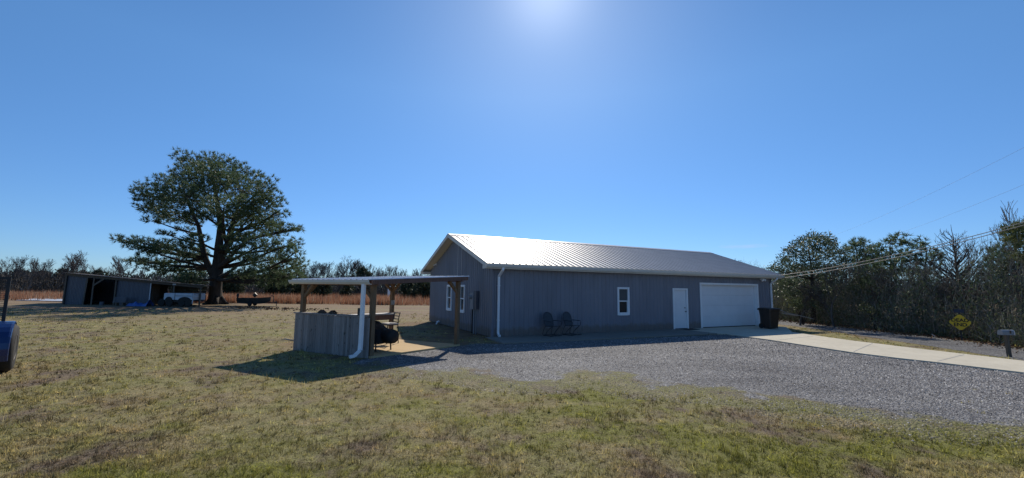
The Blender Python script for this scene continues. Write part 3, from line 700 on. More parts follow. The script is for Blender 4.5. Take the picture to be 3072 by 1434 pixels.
# electricity on the gable wall
b = MB(); mbox(b, ga, 1.72, 2.10, .02, .17, 1.07, 1.80); mt = b.build('meter_box', 'meter', shop)
b = MB(); b.lathe([(.085, .17), (.085, .215), (.07, .225), (.07, .29), (.05, .31)], (0, 0, 0), 18, 'y'); b.v = [(-p[1], p[0]+1.93, p[2]+1.60) for p in b.v]; b.build('meter_dial', 'meter', mt)
b = MB(); mbox(b, ga, 1.40, 1.70, .02, .15, 1.09, 1.88); b.build('breaker_panel', mat('panel_grey', (.09, .10, .125), None, 4, .5), shop)
for t, z1, r, m_ in ((2.02, 1.07, .03, 'darkmetal'), (1.80, 1.07, .035, 'meter'), (1.56, 1.09, .02, 'meter')):
    b = MB(); b.tube([(-.075, t, -.02), (-.075, t, z1+.02)], r, 8); b.build('conduit', m_, shop)
b = MB(); b.tube([(.0, 7.04, .14), (-.08, 7.04, .16), (-.15, 7.04, .12), (-.19, 7.04, .02), (-.2, 7.04, -.04)], .05, 10); b.build('drain_pipe', 'white', shop, smooth=True)
fl = MB(); mbox(fl, fr, 17.24, 17.36, .02, .05, 2.70, 2.82); fl = fl.build('flood_light', 'white', shop)
for q in (-.09, .09):
    b = MB(); b.tube([(17.30, -.05, 2.75), (17.30+q, -.15, 2.74), (17.30+q*1.5, -.26, 2.66)], [.02, .05, .065], 10); b.build('lamp_head', 'white', fl)
b = MB(); mbox(b, ga, 7.96, 8.12, .02, .05, 3.28, 3.40); c = b.build('security_camera', 'white', shop)
b = MB(); b.tube([(-.05, 8.04, 3.34), (-.18, 7.98, 3.28)], .035, 10); b.build('camera_body', 'white', c)

# doormat and chairs on the walkway
b = MB(); b.rbox(-.42, .42, -.26, .26, 0, .018, .006); mo = b.build('doormat', 'black', None, BP(10.85, -.42, .0555)); mo.rotation_euler[2] = BA
tag(mo, 'dark rectangular doormat lying in front of the white entry door', 'doormat')
def chair(label, s, t, rz):
    c = thing('patio_chair', label, 'chair', BP(s, t, .0555), BA+rz, 'metal patio chairs against the grey wall')
    c.scale = (.94,)*3
    b = MB(); vs = []; n = 12                           # shell back, faces -y
    prof = [(-.24, 0), (-.265, .2), (-.265, .38), (-.235, .49), (-.16, .565), (-.06, .60), (.06, .60), (.16, .565), (.235, .49), (.265, .38), (.265, .2), (.24, 0)]
    def bp(x, z): return (x, .20+z*.28+.0-.35*(abs(x)**2), .42+z)
    for o in (0, .012): vs += [(bp(x, z)[0], bp(x, z)[1]+o, bp(x, z)[2]) for x, z in prof]
    b.add(vs, [tuple(range(n)), tuple(range(n, 2*n))]+[(i, (i+1) % n, n+(i+1) % n, n+i) for i in range(n)]); back = b.build('backrest', 'chairmetal', c)
    b = MB(); b.tube([bp(x, z) for x, z in prof], .016, 6); b.build('back_rim', 'chairmetal', back)
    b = MB(); b.hexa([(-.25, -.27, .43), (.25, -.27, .43), (.24, .21, .40), (-.24, .21, .40)], [(-.25, -.27, .455), (.25, -.27, .455), (.24, .21, .42), (-.24, .21, .42)]); b.build('seat', 'chairmetal', c)
    for q in (-1, 1):
        b = MB(); b.tube([(q*.27, .27, .66), (q*.31, .02, .655), (q*.31, -.25, .645), (q*.30, -.285, .60), (q*.275, -.26, .44)], .015, 6); b.build('arm', 'chairmetal', c)
        b = MB(); b.tube([(q*.25, -.24, .43), (q*.26, -.10, .33), (q*.27, .10, .14), (q*.27, .16, .03), (q*.27, .05, .016), (q*.27, -.20, .016), (q*.27, -.34, .04)], .015, 6); b.build('leg', 'chairmetal', c)
        b = MB(); b.tube([(q*.24, .20, .41), (q*.25, .30, .25), (q*.27, .36, .05), (q*.27, .30, .016), (q*.27, .05, .016)], .014, 6); b.build('leg', 'chairmetal', c)
    b = MB(); b.bar((-.27, -.2, .03), (.27, -.2, .03), .02); b.bar((-.27, .28, .03), (.27, .28, .03), .02); b.build('stretcher', 'chairmetal', c)
    return c
chair('dark metal shell-back patio chair nearer the white corner downspout', 2.5, -.62, R_(12))
chair('dark metal shell-back patio chair farther from the white corner downspout, nearer the window', 3.5, -.60, R_(15))

# trash bin at the far corner
p = G(2310, 986, .05); tb = thing('trash_bin', 'dark brown wheeled trash bin beside the garage door', 'trash bin', (p.x, p.y, .05), BA+R_(-6))
def ringbox(x, y, z, r=.05): return [(x-r, -y, z), (x, -y+r, z), (x, y-r, z), (x-r, y, z), (-x+r, y, z), (-x, y-r, z), (-x, -y+r, z), (-x+r, -y, z)]
b = MB(); rs = [ringbox(.30, .27, .04), ringbox(.335, .31, .5), ringbox(.38, .36, .98), ringbox(.41, .39, .985), ringbox(.41, .39, 1.03)]
b.add(sum(rs, []), [tuple(range(8)), tuple(range(32, 40))]+[(k*8+i, k*8+(i+1) % 8, k*8+8+(i+1) % 8, k*8+8+i) for k in range(4) for i in range(8)]); body = b.build('bin_body', 'bin', tb)
b = MB(); b.bar((-.34, .43, .99), (.34, .43, .99), .03); b.bar((-.34, .37, .99), (-.34, .44, .99), .03); b.bar((.34, .37, .99), (.34, .44, .99), .03); b.build('handle', 'bin', body)
b = MB(); rs = [ringbox(.425, .41, 1.035), ringbox(.425, .41, 1.06), ringbox(.36, .34, 1.10), ringbox(.2, .18, 1.11)]
b.add(sum(rs, []), [tuple(range(8)), tuple(range(24, 32))]+[(k*8+i, k*8+(i+1) % 8, k*8+8+(i+1) % 8, k*8+8+i) for k in range(3) for i in range(8)]); b.build('lid', 'bin', tb)
for q in (-1, 1):
    b = MB(); b.lathe([(.03, -.025), (.13, -.025), (.14, 0), (.13, .025), (.03, .025)], (q*.33, .25, .14), 16, 'x'); b.build('wheel', 'tyre', tb)

# ================================================================== OPEN SHELTER (bar pavilion)
PC = (PFL+PFR+PBR+PBL)/4; PC.z = .06
pav = thing('bar_pavilion', 'small open wooden shelter with board-clad front, white downspout and low metal roof', 'shelter', PC)
def bw(b, name, mat, root, parent=None, smooth=False):       # world-coordinate build
    l = root.location; b.v = [(p[0]-l.x, p[1]-l.y, p[2]-l.z) for p in b.v]
    return b.build(name, mat, parent or root, smooth=smooth)
ux = (PFR-PFL).normalized(); uy = (PBR-PFR).normalized(); uz = Vector((0, 0, 1))
PW, PD = (PFR-PFL).length, (PBR-PFR).length
def PP(x, y, z): return PFL+ux*x+uy*y+uz*z               # x 0..PW along the front, y 0..PD backwards
RZ0, RZ1 = 2.22, 2.44
def rz(y): return RZ0+(RZ1-RZ0)*(y+.25)/(PD+.6)
def pbox(b, x0, x1, y0, y1, z0, z1, z2=None, z3=None):
    z2 = z0 if z2 is None else z2; z3 = z1 if z3 is None else z3
    return b.hexa([PP(x0, y0, z0), PP(x1, y0, z0), PP(x1, y1, z2), PP(x0, y1, z2)], [PP(x0, y0, z1), PP(x1, y0, z1), PP(x1, y1, z3), PP(x0, y1, z3)])
for i, (px, py) in enumerate(((.08, .10), (PW-.09, .08), (PW-.07, PD-.02), (.10, PD-.02))):
    b = MB(); pbox(b, px-.058, px+.058, py-.058, py+.058, .0, rz(py)-.2); bw(b, 'post', 'post', pav)
for py in (.08, PD-.02):                                   # beams along the front and the back
    b = MB(); pbox(b, -.08, PW+.12, py-.04, py+.04, rz(py)-.2, rz(py)-.065); bw(b, 'beam', 'beam', pav)
for px in (-.02, PW+.075):                                  # rake beams
    b = MB(); pbox(b, px-.03, px+.03, -.12, PD+.28, rz(-.12)-.165, rz(-.12)-.03, rz(PD+.28)-.165, rz(PD+.28)-.03); bw(b, 'rake_beam', 'beam', pav)
for k in range(5):
    px = .45+k*.62; b = MB(); pbox(b, px-.02, px+.02, -.1, PD+.2, rz(-.1)-.12, rz(-.1)-.03, rz(PD+.2)-.12, rz(PD+.2)-.03); bw(b, 'rafter', 'beam', pav)
def brace(x, y, dx, dy):
    b = MB(); z = rz(y)-.2; b.bar(PP(x, y, z-.42), PP(x+dx, y+dy, z-.0), .07, .08); bw(b, 'brace', 'post', pav)
brace(.08, .10, .42, 0); brace(.08, .10, 0, .4); brace(PW-.09, .08, -.42, 0); brace(PW-.07, PD-.02, 0, -.42); brace(PW-.07, PD-.02, -.42, 0); brace(.10, PD-.02, .42, 0); brace(.10, PD-.02, 0, -.42)
b = MB(); xs = []; s = -.06                                 # ribbed roof sheet
while s < PW+.22:
    xs += [(s-.025, 0), (s-.012, .022), (s+.012, .022), (s+.025, 0)]; s += .235
n = len(xs); vs = []
for z_ in (.0, -.004):
    for y_ in (-.22, PD+.40): vs += [PP(x_, y_, rz(y_)-.025+o+z_) for x_, o in xs]
b.add(vs, [(j, j+1, n+j+1, n+j) for j in range(n-1)]+[(2*n+j, 2*n+j+1, 3*n+j+1, 3*n+j) for j in range(n-1)]+[(j, j+1, 2*n+j+1, 2*n+j) for j in range(n-1)]+[(0, n, 3*n, 2*n), (n-1, 2*n-1, 4*n-1, 3*n-1)])
bw(b, 'roof', 'galvlight', pav)
b = MB()                                                    # gutter
q = [(-.205, RZ0-.16), (-.27, RZ0-.15), (-.31, RZ0-.09), (-.315, RZ0-.035), (-.30, RZ0-.035), (-.295, RZ0-.085), (-.265, RZ0-.135), (-.205, RZ0-.14)]
b.hexa([PP(-.10, y_, z_) for y_, z_ in q], [PP(PW+.16, y_, z_) for y_, z_ in q]); bw(b, 'gutter', 'trim', pav)
b = MB(); pts = [PP(PW-.09, -.255, RZ0-.15), PP(PW-.09, -.255, .42), PP(PW-.085, -.27, .25), PP(PW-.13, -.40, .11), PP(PW-.17, -.52, .09)]
for p, q in zip(pts[:-1], pts[1:]): b.bar(p, q, .105, .075, up=ux.cross(uz) if abs(p.z-q.z) > .3 else (0, 0, 1))
bw(b, 'downspout', 'white', pav)
b = MB(); x_ = -.03; rr = random.Random(4)                  # board cladding
while x_ < PW-.1:
    wd = rr.choice((.085, .09, .095, .14)); o = rr.uniform(0, .007); pbox(b, x_, x_+wd-.006, -.055-o, -.03-o, -.04+rr.uniform(-.02, .02), 1.13+rr.uniform(-.004, .004)); x_ += wd
bw(b, 'board_cladding', 'wood', pav)
b = MB(); x_ = .03
while x_ < 1.2: pbox(b, -.065, -.04, x_, x_+.134, 0, 1.12); x_ += .14
bw(b, 'side_cladding', 'wood', pav)
b = MB(); pbox(b, -.08, PW-.13, -.085, .13, 1.136, 1.175); bw(b, 'top_rail', 'wood', pav)
b = MB(); pbox(b, -.05, PW-.13, -.028, .0, .12, .22); pbox(b, -.05, PW-.13, -.028, 0, .9, 1.0); bw(b, 'rail', 'oldwood', pav)
b = MB(); pbox(b, -.06, .40, .75, PD-.12, .985, 1.03); bw(b, 'countertop', 'counter', pav)
b = MB(); pbox(b, .33, .39, .8, PD-.14, .80, .982); bw(b, 'counter_apron', 'beam', pav)
for q_ in (.9, PD-.26):
    b = MB(); pbox(b, .25, .32, q_, q_+.08, .0, .98); bw(b, 'counter_leg', 'post', pav)
b = MB(); p = PP(.10+.075, PD-.09, 1.34); b.box(p.x-.02, p.x+.09, p.y-.07, p.y+.03, 1.34, 1.50); bw(b, 'outlet_box', 'meter', pav)
# things on the bar
def peak(label, fx_, zz):
    p = PP(PW*fx_, .04, zz); o = thing('gabled_block', label, 'wooden block', (p.x, p.y, zz), R_(-20), 'small peaked blocks on the shelter wall')
    b = MB(); b.hexa([(-.10, -.06, 0), (.10, -.06, 0), (.10, .06, 0), (-.10, .06, 0)], [(-.10, -.06, .015), (.10, -.06, .015), (.10, .06, .015), (-.10, .06, .015)]); b.build('block_base', 'oldwood', o)
    b = MB(); b.add([(-.14, -.07, .018), (.14, -.07, .018), (0, -.07, .105), (-.14, .07, .018), (.14, .07, .018), (0, .07, .105)], [(0, 1, 2), (3, 5, 4), (0, 2, 5, 3), (1, 4, 5, 2), (0, 3, 4, 1)]); b.build('peaked_top', 'darkmetal', o)
peak('small dark peaked block on the shelter top rail, nearer its left end', .33, 1.176); peak('small dark peaked block on the shelter top rail, nearer the middle', .48, 1.176)
p = PP(PW*.84, .02, 1.176); b = MB(); b.rbox(-.055, .055, -.05, .05, 0, .21, .008); o = b.build('post_stub', 'oldwood', None, p); tag(o, 'short dark square wooden stub standing on the shelter rail', 'wooden stub')
# bar chair
bc = thing('bar_chair', 'black metal ladder-back bar chair with pale seat pad at the counter', 'chair', Vector((RY(1172, 960, 15.3).x, 15.3, .0605)), math.atan2(ux.y, ux.x)+R_(-20))
for q in (-1, 1):
    b = MB(); b.tube([(q*.19, -.22, .0), (q*.17, -.19, .62)], .016, 6); b.build('leg', 'darkmetal', bc)
    b = MB(); b.tube([(q*.20, .22, .0), (q*.18, .19, .62)], .016, 6); b.build('leg', 'darkmetal', bc)
    b = MB(); b.tube([(q*.18, .19, .62), (q*.19, .20, .85), (q*.20, .25, 1.06)], .016, 6); b.build('back_post', 'darkmetal', bc)
for k in range(4):
    b = MB(); z = .72+k*.105; yv = .20+max(0, (z-.85)*.24); b.bar((-.19, yv, z), (.19, yv, z), .015, .03); b.build('back_slat', 'darkmetal', bc)
b = MB(); b.rbox(-.22, .22, -.22, .2, .655, .695, .015); b.build('seat_pad', 'counter', bc)
b = MB(); b.box(-.2, .2, -.2, .19, .62, .652); b.build('seat_frame', 'darkmetal', bc)
b = MB(); b.bar((-.18, -.2, .25), (.18, -.2, .25), .018); b.bar((-.19, .2, .25), (.19, .2, .25), .018); b.bar((-.185, -.2, .25), (-.19, .2, .25), .018); b.bar((.185, -.2, .25), (.19, .2, .25), .018); b.build('foot_ring', 'darkmetal', bc)
# covered grill
gp = Vector((-4.34, 13.75, .0605)); gr = thing('covered_grill', 'barrel grill under a black cover inside the shelter, standing on thin legs', 'grill', gp, R_(-32))
b = MB(); vs = []; nn = 24; rows = [(.24, 1.0), (.3, 1.03), (.45, 1.05), (.66, 1.0), (.78, .9), (.85, .7), (.87, .4)]
for z, k in rows:
    for i in range(nn):
        a = 6.28319*i/nn; c_, s_ = math.cos(a), math.sin(a); e = .55
        xx = math.copysign(abs(c_)**e, c_)*.60*k; yy = math.copysign(abs(s_)**e, s_)*.36*k
        zz = z-(.16 if xx > .1 and z > .5 else 0)*min(1, xx/.3); wv = .018*math.sin(i*2.7+z*9)
        vs.append((xx*(1+wv), yy*(1+wv*2), zz+.03*math.sin(i*1.9)*(z < .25)))
b.add(vs, [(r*nn+i, r*nn+(i+1) % nn, r*nn+nn+(i+1) % nn, r*nn+nn+i) for r in range(len(rows)-1) for i in range(nn)]+[tuple(range((len(rows)-1)*nn, len(rows)*nn)), tuple(range(nn))]); b.build('cover', 'black', gr, smooth=True)
b = MB(); b.lathe([(.02, -.24), (.20, -.22), (.22, -.1), (.22, .1), (.20, .22), (.02, .24)], (.72, .02, .45), 18, 'x'); b.build('fire_box', 'black', gr, smooth=True)
for q, r_ in ((-.45, -.28), (.52, -.30), (-.45, .28), (.52, .30)):
    b = MB(); b.tube([(q, r_, 0), (q*.97, r_*.95, .3)], .022, 8); b.build('leg', 'darkmetal', gr)

# ================================================================== MAILBOX, SIGN, WIRES
p = G(3029, 1071); mb = thing('mailbox', 'pale metal mailbox on a weathered wooden post beside the road', 'mailbox', (p.x, p.y, 0), R_(0))
tp = RY(3018, 1005, p.y); tx = tp.x-p.x
b = MB(); b.bar((0, 0, -.1), (tx, 0, tp.z), .085, .085, up=(0, 1, 0)); b.build('post', 'oldwood', mb)
b = MB(); prof = [(-.08, 0), (.08, 0), (.08, .09)]+[(.08*math.cos(a), .09+.075*math.sin(a)) for a in (.5, 1.0, 1.57, 2.14, 2.64)]+[(-.08, .09)]
zb = tp.z+.004
b.hexa([(tx-.19, y_, zb+z_) for y_, z_ in prof], [(tx+.19, y_, zb+z_) for y_, z_ in prof]); bx_ = b.build('box_body', 'meter', mb)
b = MB(); b.hexa([(tx+.192, y_*1.05, zb+z_*1.03) for y_, z_ in prof], [(tx+.205, y_*1.05, zb+z_*1.03) for y_, z_ in prof]); b.build('door', 'white', mb)
b = MB(); b.bar((tx+.06, -.087, zb+.05), (tx+.06, -.087, zb+.15), .05, .008, up=(0, 1, 0)); b.build('flag', 'rust', mb)

p = G(2886, 1022); sg = thing('dead_end_sign', 'yellow diamond warning sign reading DEAD END at the road edge', 'sign', (p.x, p.y, 0), math.atan2(-p.x, p.y)*1.0)
cz = RY(2886, 967, p.y).z; tz = RY(2886, 938, p.y).z; hd = .37
b = MB(); b.bar((0, .02, -.1), (0, .02, tz+.12), .05, .03, up=(0, 1, 0)); b.build('post', 'darkmetal', sg)
def diamond(h, y0, y1):
    b = MB(); c = .1; q = [(0-c*.4, -h+c*.4), (c*.4, -h+c*.4), (h-c*.4, -c*.4), (h-c*.4, c*.4), (c*.4, h-c*.4), (-c*.4, h-c*.4), (-h+c*.4, c*.4), (-h+c*.4, -c*.4)]
    return b.hexa([(x_, y0, cz+z_) for x_, z_ in q], [(x_, y1, cz+z_) for x_, z_ in q])
pl = diamond(hd, -.004, 0).build('sign_plate', 'yellow', sg)
def text(body, size, x, y, z, name, mat, parent, width=None):
    cu = bpy.data.curves.new('t', 'FONT'); cu.body = body; cu.size = size; cu.align_x = 'CENTER'; cu.align_y = 'CENTER'; cu.extrude = .002; cu.offset = .006
    o = bpy.data.objects.new('t', cu); COL.objects.link(o); bpy.context.view_layer.update()
    me = bpy.data.meshes.new_from_object(o.evaluated_get(bpy.context.evaluated_depsgraph_get()))
    bpy.data.objects.remove(o); k = link(name, me, mat, parent); 
    me.transform(Matrix.Translation((x, y, z)) @ Matrix.Rotation(R_(90), 4, 'X')); return k
text('DEAD', .205, 0, -.007, cz+.085, 'lettering', 'blackpaint', pl); text('END', .205, 0, -.007, cz-.105, 'lettering', 'blackpaint', pl)
b = MB(); b.box(-.16, .16, -.006, -.001, tz+.0, tz+.15); b.build('street_name_plate', mat('dark_sign', (.02, .03, .06), None, 4, .5), sg)

def catenary(a, b_, sag, n=24): return [a.lerp(b_, i/n)-Vector((0, 0, sag*4*(i/n)*(1-i/n))) for i in range(n+1)]
ep = BP(BL_+.35, -.2, ZE-.15)
polep = Vector((20.9, 10, 0))
up_ = thing('utility_pole', 'wooden utility pole right of the mailbox carrying the service cables', 'utility pole', polep)
b = MB(); b.tube([(0, 0, -.3), (0, 0, 9.5)], [.16, .11], 10); b.build('pole', 'post', up_)
b = MB(); b.box(-1.1, 1.1, -.06, .06, 8.7, 8.82); b.build('crossarm', 'post', up_)
hit = RY(3072, 655, 16.5)
def service(dz, label, r):
    a = ep+Vector((0, 0, dz)); h2 = hit+Vector((0, 0, dz*.6)); end = Vector((polep.x, polep.y, 0))
    dirv = (h2-a); k = (end.x-a.x)/dirv.x; e = a+dirv*k; e.y = end.y if False else e.y
    b = MB(); b.tube(catenary(a, e, .35), r, 5); o = b.build('service_cable', 'wire'); tag(o, label, 'cable', 'overhead cables'); return e
e1 = service(.12, 'upper of the two thick cables from the right eave of the grey building', .016); service(-.06, 'lower of the two thick cables from the right eave of the grey building', .016)
up_.location = (e1.x+.17, e1.y, 0); up_.scale = (1, 1, (e1.z+2.2)/9.5)
def line(pa, Ya, pb, Yb, sag, label):
    b = MB(); b.tube(catenary(RY(*pa, Ya), RY(*pb, Yb), sag), .0052, 5); o = b.build('power_line', 'thinwire'); tag(o, label, 'cable', 'overhead cables')
line((2380, 735), 95, (3350, 300), 17, 1.2, 'thin power line crossing the sky at right, higher of two'); line((2480, 745), 95, (3350, 435), 17, 1.2, 'thin power line crossing the sky at right, lower of two')

# ================================================================== LEFT EDGE VEHICLE
tr = thing('flatbed_trailer', 'blue wheeled trailer with rounded fender and tall dark mesh frame at the left edge', 'trailer', (RY(45, 1060, 10.0).x-1.01*math.cos(R_(44)), 10.0-1.01*math.sin(R_(44)), 0), R_(44))
b = MB(); b.box(-1.6, .35, -3.2, .62, .52, .62); b.build('deck', 'darkmetal', tr)
for sx in (.85, -2.1):
    b = MB(); b.lathe([(.30, -.15), (.46, -.16), (.52, -.11), (.535, 0), (.52, .11), (.46, .16), (.30, .15)], (sx, 0, .53), 32, 'x'); wl = b.build('wheel', 'tyre', tr, smooth=True)
    b = MB(); b.lathe([(.04, .13), (.12, .13), (.26, .10), (.30, .155), (.27, .157), (.24, .11), (.12, .14), (.02, .15)], (sx, 0, .53), 24, 'x'); b.build('rim', 'rim', wl)
    b = MB(); vs = []; n = 17; sgn = 1 if sx > 0 else -1; xs_ = [(.10, 0), (.115, -.012), (.10, -.03)]
    for k in range(n):
        a = R_(-22+k*204/(n-1))
        for dx, dr in ((-.42, 0), (.07, 0), (.10, -.012), (.11, -.04), (.09, -.04), (.06, -.02), (-.42, -.02)):
            r_ = .615+dr; vs.append((sx+sgn*dx, -r_*math.cos(a), .52+r_*math.sin(a)*.98))
    b.add(vs, [(k*7+i, k*7+(i+1) % 7, k*7+7+(i+1) % 7, k*7+7+i) for k in range(n-1) for i in range(7)]+[tuple(range(7)), tuple(range((n-1)*7, n*7))]); fd = b.build('fender', 'blue', tr, smooth=False)
    b = MB(); b.box(sx-sgn*.02-.30, sx-sgn*.02+.02, -.603, -.600, .58, .592); b.build('pinstripe', 'white', fd)
fx = .70; ztop = 2.12
gt = MB(); y_ = .7
gt.bar((fx, y_, .6), (fx, y_, ztop), .06); gt.bar((fx-1.9, y_, .6), (fx-1.9, y_, ztop), .06); gt.bar((fx-1.87, y_, ztop-.03), (fx-.03, y_, ztop-.03), .06); gt.bar((fx-1.87, y_, .75), (fx-.03, y_, .75), .05)
gt = gt.build('gate_frame', 'darkmetal', tr); b = MB()
for k in range(26): z = .80+k*(ztop-.9)/26; b.bar((fx-1.87, y_, z), (fx-.03, y_, z+.0), .012, .014)
for k in range(14): x_ = fx-1.8+k*.13; b.bar((x_, y_+.014, .77), (x_, y_+.014, ztop-.06), .010)
b.build('mesh_panel', 'darkmetal', gt)
b = MB(); b.bar((-1.6, -3.2, .55), (-.65, -4.6, .5), .07); b.bar((.35, -3.2, .55), (-.6, -4.6, .5), .07); b.bar((-.62, -4.5, .5), (-.62, -5.1, .5), .07); b.build('drawbar', 'darkmetal', tr)
b = MB(); b.box(.10, .30, .2, .6, .62, 1.04); b.build('side_box', 'blue', tr)
#PART3
# ================================================================== OLD SHED AND WHAT STANDS AT IT
A_ = G(257, 914); A_ = Vector((A_.x, A_.y, 0)); SB = Vector((-28.3, 39.6, 0))
dxs = (SB-A_).normalized(); SLn = (SB-A_).length; ang = math.atan2(dxs.y, dxs.x)
sh = thing('pole_shed', 'long low grey sheet-metal shed with dark open bays under the big pine', 'shed', A_, ang)
XL, XR, DP = -2.35, SLn, 4.6                     # local x along the front
def sz(x): return 2.90+(1.88-2.90)*(x-XL)/(XR-XL)
def px2x(px): # photo column -> local x on the shed front
    best = min(np.linspace(XL, XR, 500), key=lambda q: abs((A_+dxs*q).x/(A_+dxs*q).y-ray(px, 905).x/ray(px, 905).y)); return best
x_op0, x_op1, x_p1, x_mid = px2x(275), px2x(344), px2x(446), px2x(518)
def corrs(x0, x1, y0, zt0, name, parent=sh, back=False):
    return corr((lambda s, o, z: (s, y0-o, z)), x0, x1, .0, lambda s: sz(s)-zt0, [], .15, .018).build(name, 'sheet', parent)
corrs(XL, -.18, 0, .22, 'metal_panel'); corrs(x_op1, x_p1, 0, .10, 'metal_panel'); corrs(XL, x_p1+.1, DP, .1, 'metal_panel')
corr((lambda s, o, z: (XL-o, s, z)), 0, DP, 0, lambda s: sz(XL)-.2, [], .15, .018).build('metal_panel', 'sheet', sh)
corr((lambda s, o, z: (x_p1+.12-o, s, z)), .1, DP, 0, lambda s: sz(x_p1)-.2, [], .15, .018).build('metal_panel', 'oldwood', sh)
for x0 in (XL+.06, -.08, x_op0+.02, x_op1-.05, x_mid, XR-.1):
    b = MB(); b.bar((x0-.18 if x0 in (-.08,) else x0, -.08, -.1), (x0, -.08, sz(x0)-.1), .15, .15, up=(0, 1, 0)); b.build('post', 'oldwood', sh)
b = MB(); b.bar((x_p1+.05, -.07, .25), (x_p1+.05, -.07, sz(x_p1)-.12), .09, .05, up=(0, 1, 0)); b.build('white_post', 'truck', sh)
b = MB(); b.hexa([(XL-.1, -.17, sz(XL)-.2), (XR+.1, -.17, sz(XR)-.2), (XR+.1, -.12, sz(XR)-.2), (XL-.1, -.12, sz(XL)-.2)], [(XL-.1, -.17, sz(XL)-.02), (XR+.1, -.17, sz(XR)-.02), (XR+.1, -.12, sz(XR)-.02), (XL-.1, -.12, sz(XL)-.02)]); b.build('fascia_board', 'oldwood', sh)
b = MB(); b.bar((x_op0, -.14, sz(0)-.95), (x_op0+1.05, -.14, sz(1)-.22), .16, .05, up=(0, 1, 0)); b.build('brace', 'oldwood', sh)
b = MB(); b.hexa([(XL-.3, -.5, sz(XL-.3)-.0), (XR+.35, -.5, sz(XR+.35)), (XR+.35, DP+.3, sz(XR+.35)), (XL-.3, DP+.3, sz(XL-.3))], [(XL-.3, -.5, sz(XL-.3)+.05), (XR+.35, -.5, sz(XR+.35)+.05), (XR+.35, DP+.3, sz(XR+.35)+.05), (XL-.3, DP+.3, sz(XL-.3)+.05)]); b.build('roof', 'rust', sh)
b = MB(); xa, xb = px2x(474), px2x(489)           # rear board wall of the right bay with a window hole and open slats
for (u0, u1, z0, z1) in ((x_p1+.1, xa, 0, 2.2), (xb, x_mid+.3, 0, 2.2), (xa, xb, 0, .85), (xa, xb, 1.78, 2.2)): b.box(u0, u1, DP-1.0, DP-.95, z0, min(z1, sz(u1)-.03))
b.build('board_wall', 'oldwood', sh)
b = MB(); b.box(xa, xb, DP-1.02, DP-.98, 1.28, 1.33); b.build('window_bar', 'oldwood', sh)
b = MB(); rr = random.Random(8)
z = .1
while z < 1.75: hgt = rr.uniform(.08, .2); b.box(x_mid+.3, XR, DP-1.0, DP-.95, z, z+hgt); z += hgt+rr.choice((.01, .015, .05, .09))
b.build('slat_wall', 'oldwood', sh)
b = MB(); b.box(px2x(514), px2x(524), -.19, -.172, sz(x_mid)-.15, sz(x_mid)-.03); b.build('patch_plate', 'truck', sh)
for o_ in sh.children:                            # the side walls follow the shed's slanted plan
    for v_ in o_.data.vertices: v_.co.x -= .70*v_.co.y
# stacked boards
def SP(px, y=-.6): return A_+dxs*px2x(px)+Vector((-dxs.y, dxs.x, 0))*y
p = SP(386, -.75); st = thing('board_stack', 'stack of pale boards leaning in front of the shed wall', 'boards', p, ang)
for k in range(6): b = MB(); b.box(-.62+.03*(k % 3), .66-.05*(k % 2), -.2+.02*k, .12, .30+k*.085, .30+k*.085+.05); b.build('board', 'sheet', st)
b = MB(); b.box(-.4, -.25, -.15, .1, 0, .30); b.box(.25, .4, -.15, .1, 0, .30); b.build('block', 'oldwood', st)
p = SP(450, -.9); b = MB(); n = 16; vs = []
for j in range(9):
    for i in range(n):
        u, v = i/(n-1), j/8; h = .42*math.sin(v*3.14)**.7*(.45+.55*abs(math.sin(u*4.2+.4)))*(.6+.4*math.sin(u*9+v*5)**2)+.30*max(0, u-.75)*3*math.sin(v*3.14)
        vs.append((-.95+1.95*u, -.45+.8*v+.05*math.sin(u*11), .01+h))
b.add(vs, [(j*n+i, j*n+i+1, j*n+n+i+1, j*n+n+i) for j in range(8) for i in range(n-1)])
o = b.build('tarp', 'tarp', None, p); o.rotation_euler[2] = ang; tag(o, 'crumpled blue tarp heaped in front of the shed', 'tarp')
# white trailer under the shed end
p = SP(556, -.75); wt = thing('utility_trailer', 'dull white flat-sided trailer with dark wheel arches at the right end of the shed', 'trailer', p, ang)
b = MB(); b.rbox(-1.35, 1.35, -.1, 1.4, .62, 1.20, .05); body = b.build('body', 'truck', wt)
b = MB(); b.box(-.32, -.28, -.112, -.102, .62, 1.2); b.box(-.28, 1.3, -.112, -.102, .95, .985); b.build('strap', 'darkmetal', body)
b = MB(); b.box(-1.3, 1.3, .0, 1.3, .45, .615); b.build('chassis', 'darkmetal', wt)
for wx in (-.85, .35, 1.0):
    b = MB(); b.lathe([(.16, -.1), (.30, -.1), (.34, -.05), (.34, .05), (.30, .1), (.16, .1)], (wx, .0, .34), 20, 'y'); w_ = b.build('wheel', 'tyre', wt)
    b = MB(); b.lathe([(.03, -.08), (.15, -.06), (.155, .06), (.03, .08)], (wx, .0, .34), 16, 'y'); b.build('rim', 'rim', w_)
b = MB()
for wx in (-.85, .67):
    rx = .36 if wx < 0 else .62; n = 12; q = [(wx+rx*math.cos(math.pi*k/n), .55+.34*math.sin(math.pi*k/n)) for k in range(n+1)]
    b.hexa([(x_, -.125, z_) for x_, z_ in q], [(x_, -.105, z_) for x_, z_ in q])
b.build('wheel_arch', 'black', body)
b = MB(); b.bar((1.38, -.05, .3), (1.42, -.05, 1.18), .06); b.bar((1.38, -.05, .95), (1.75, .1, .95), .05); b.build('tail_post', 'truck', wt)
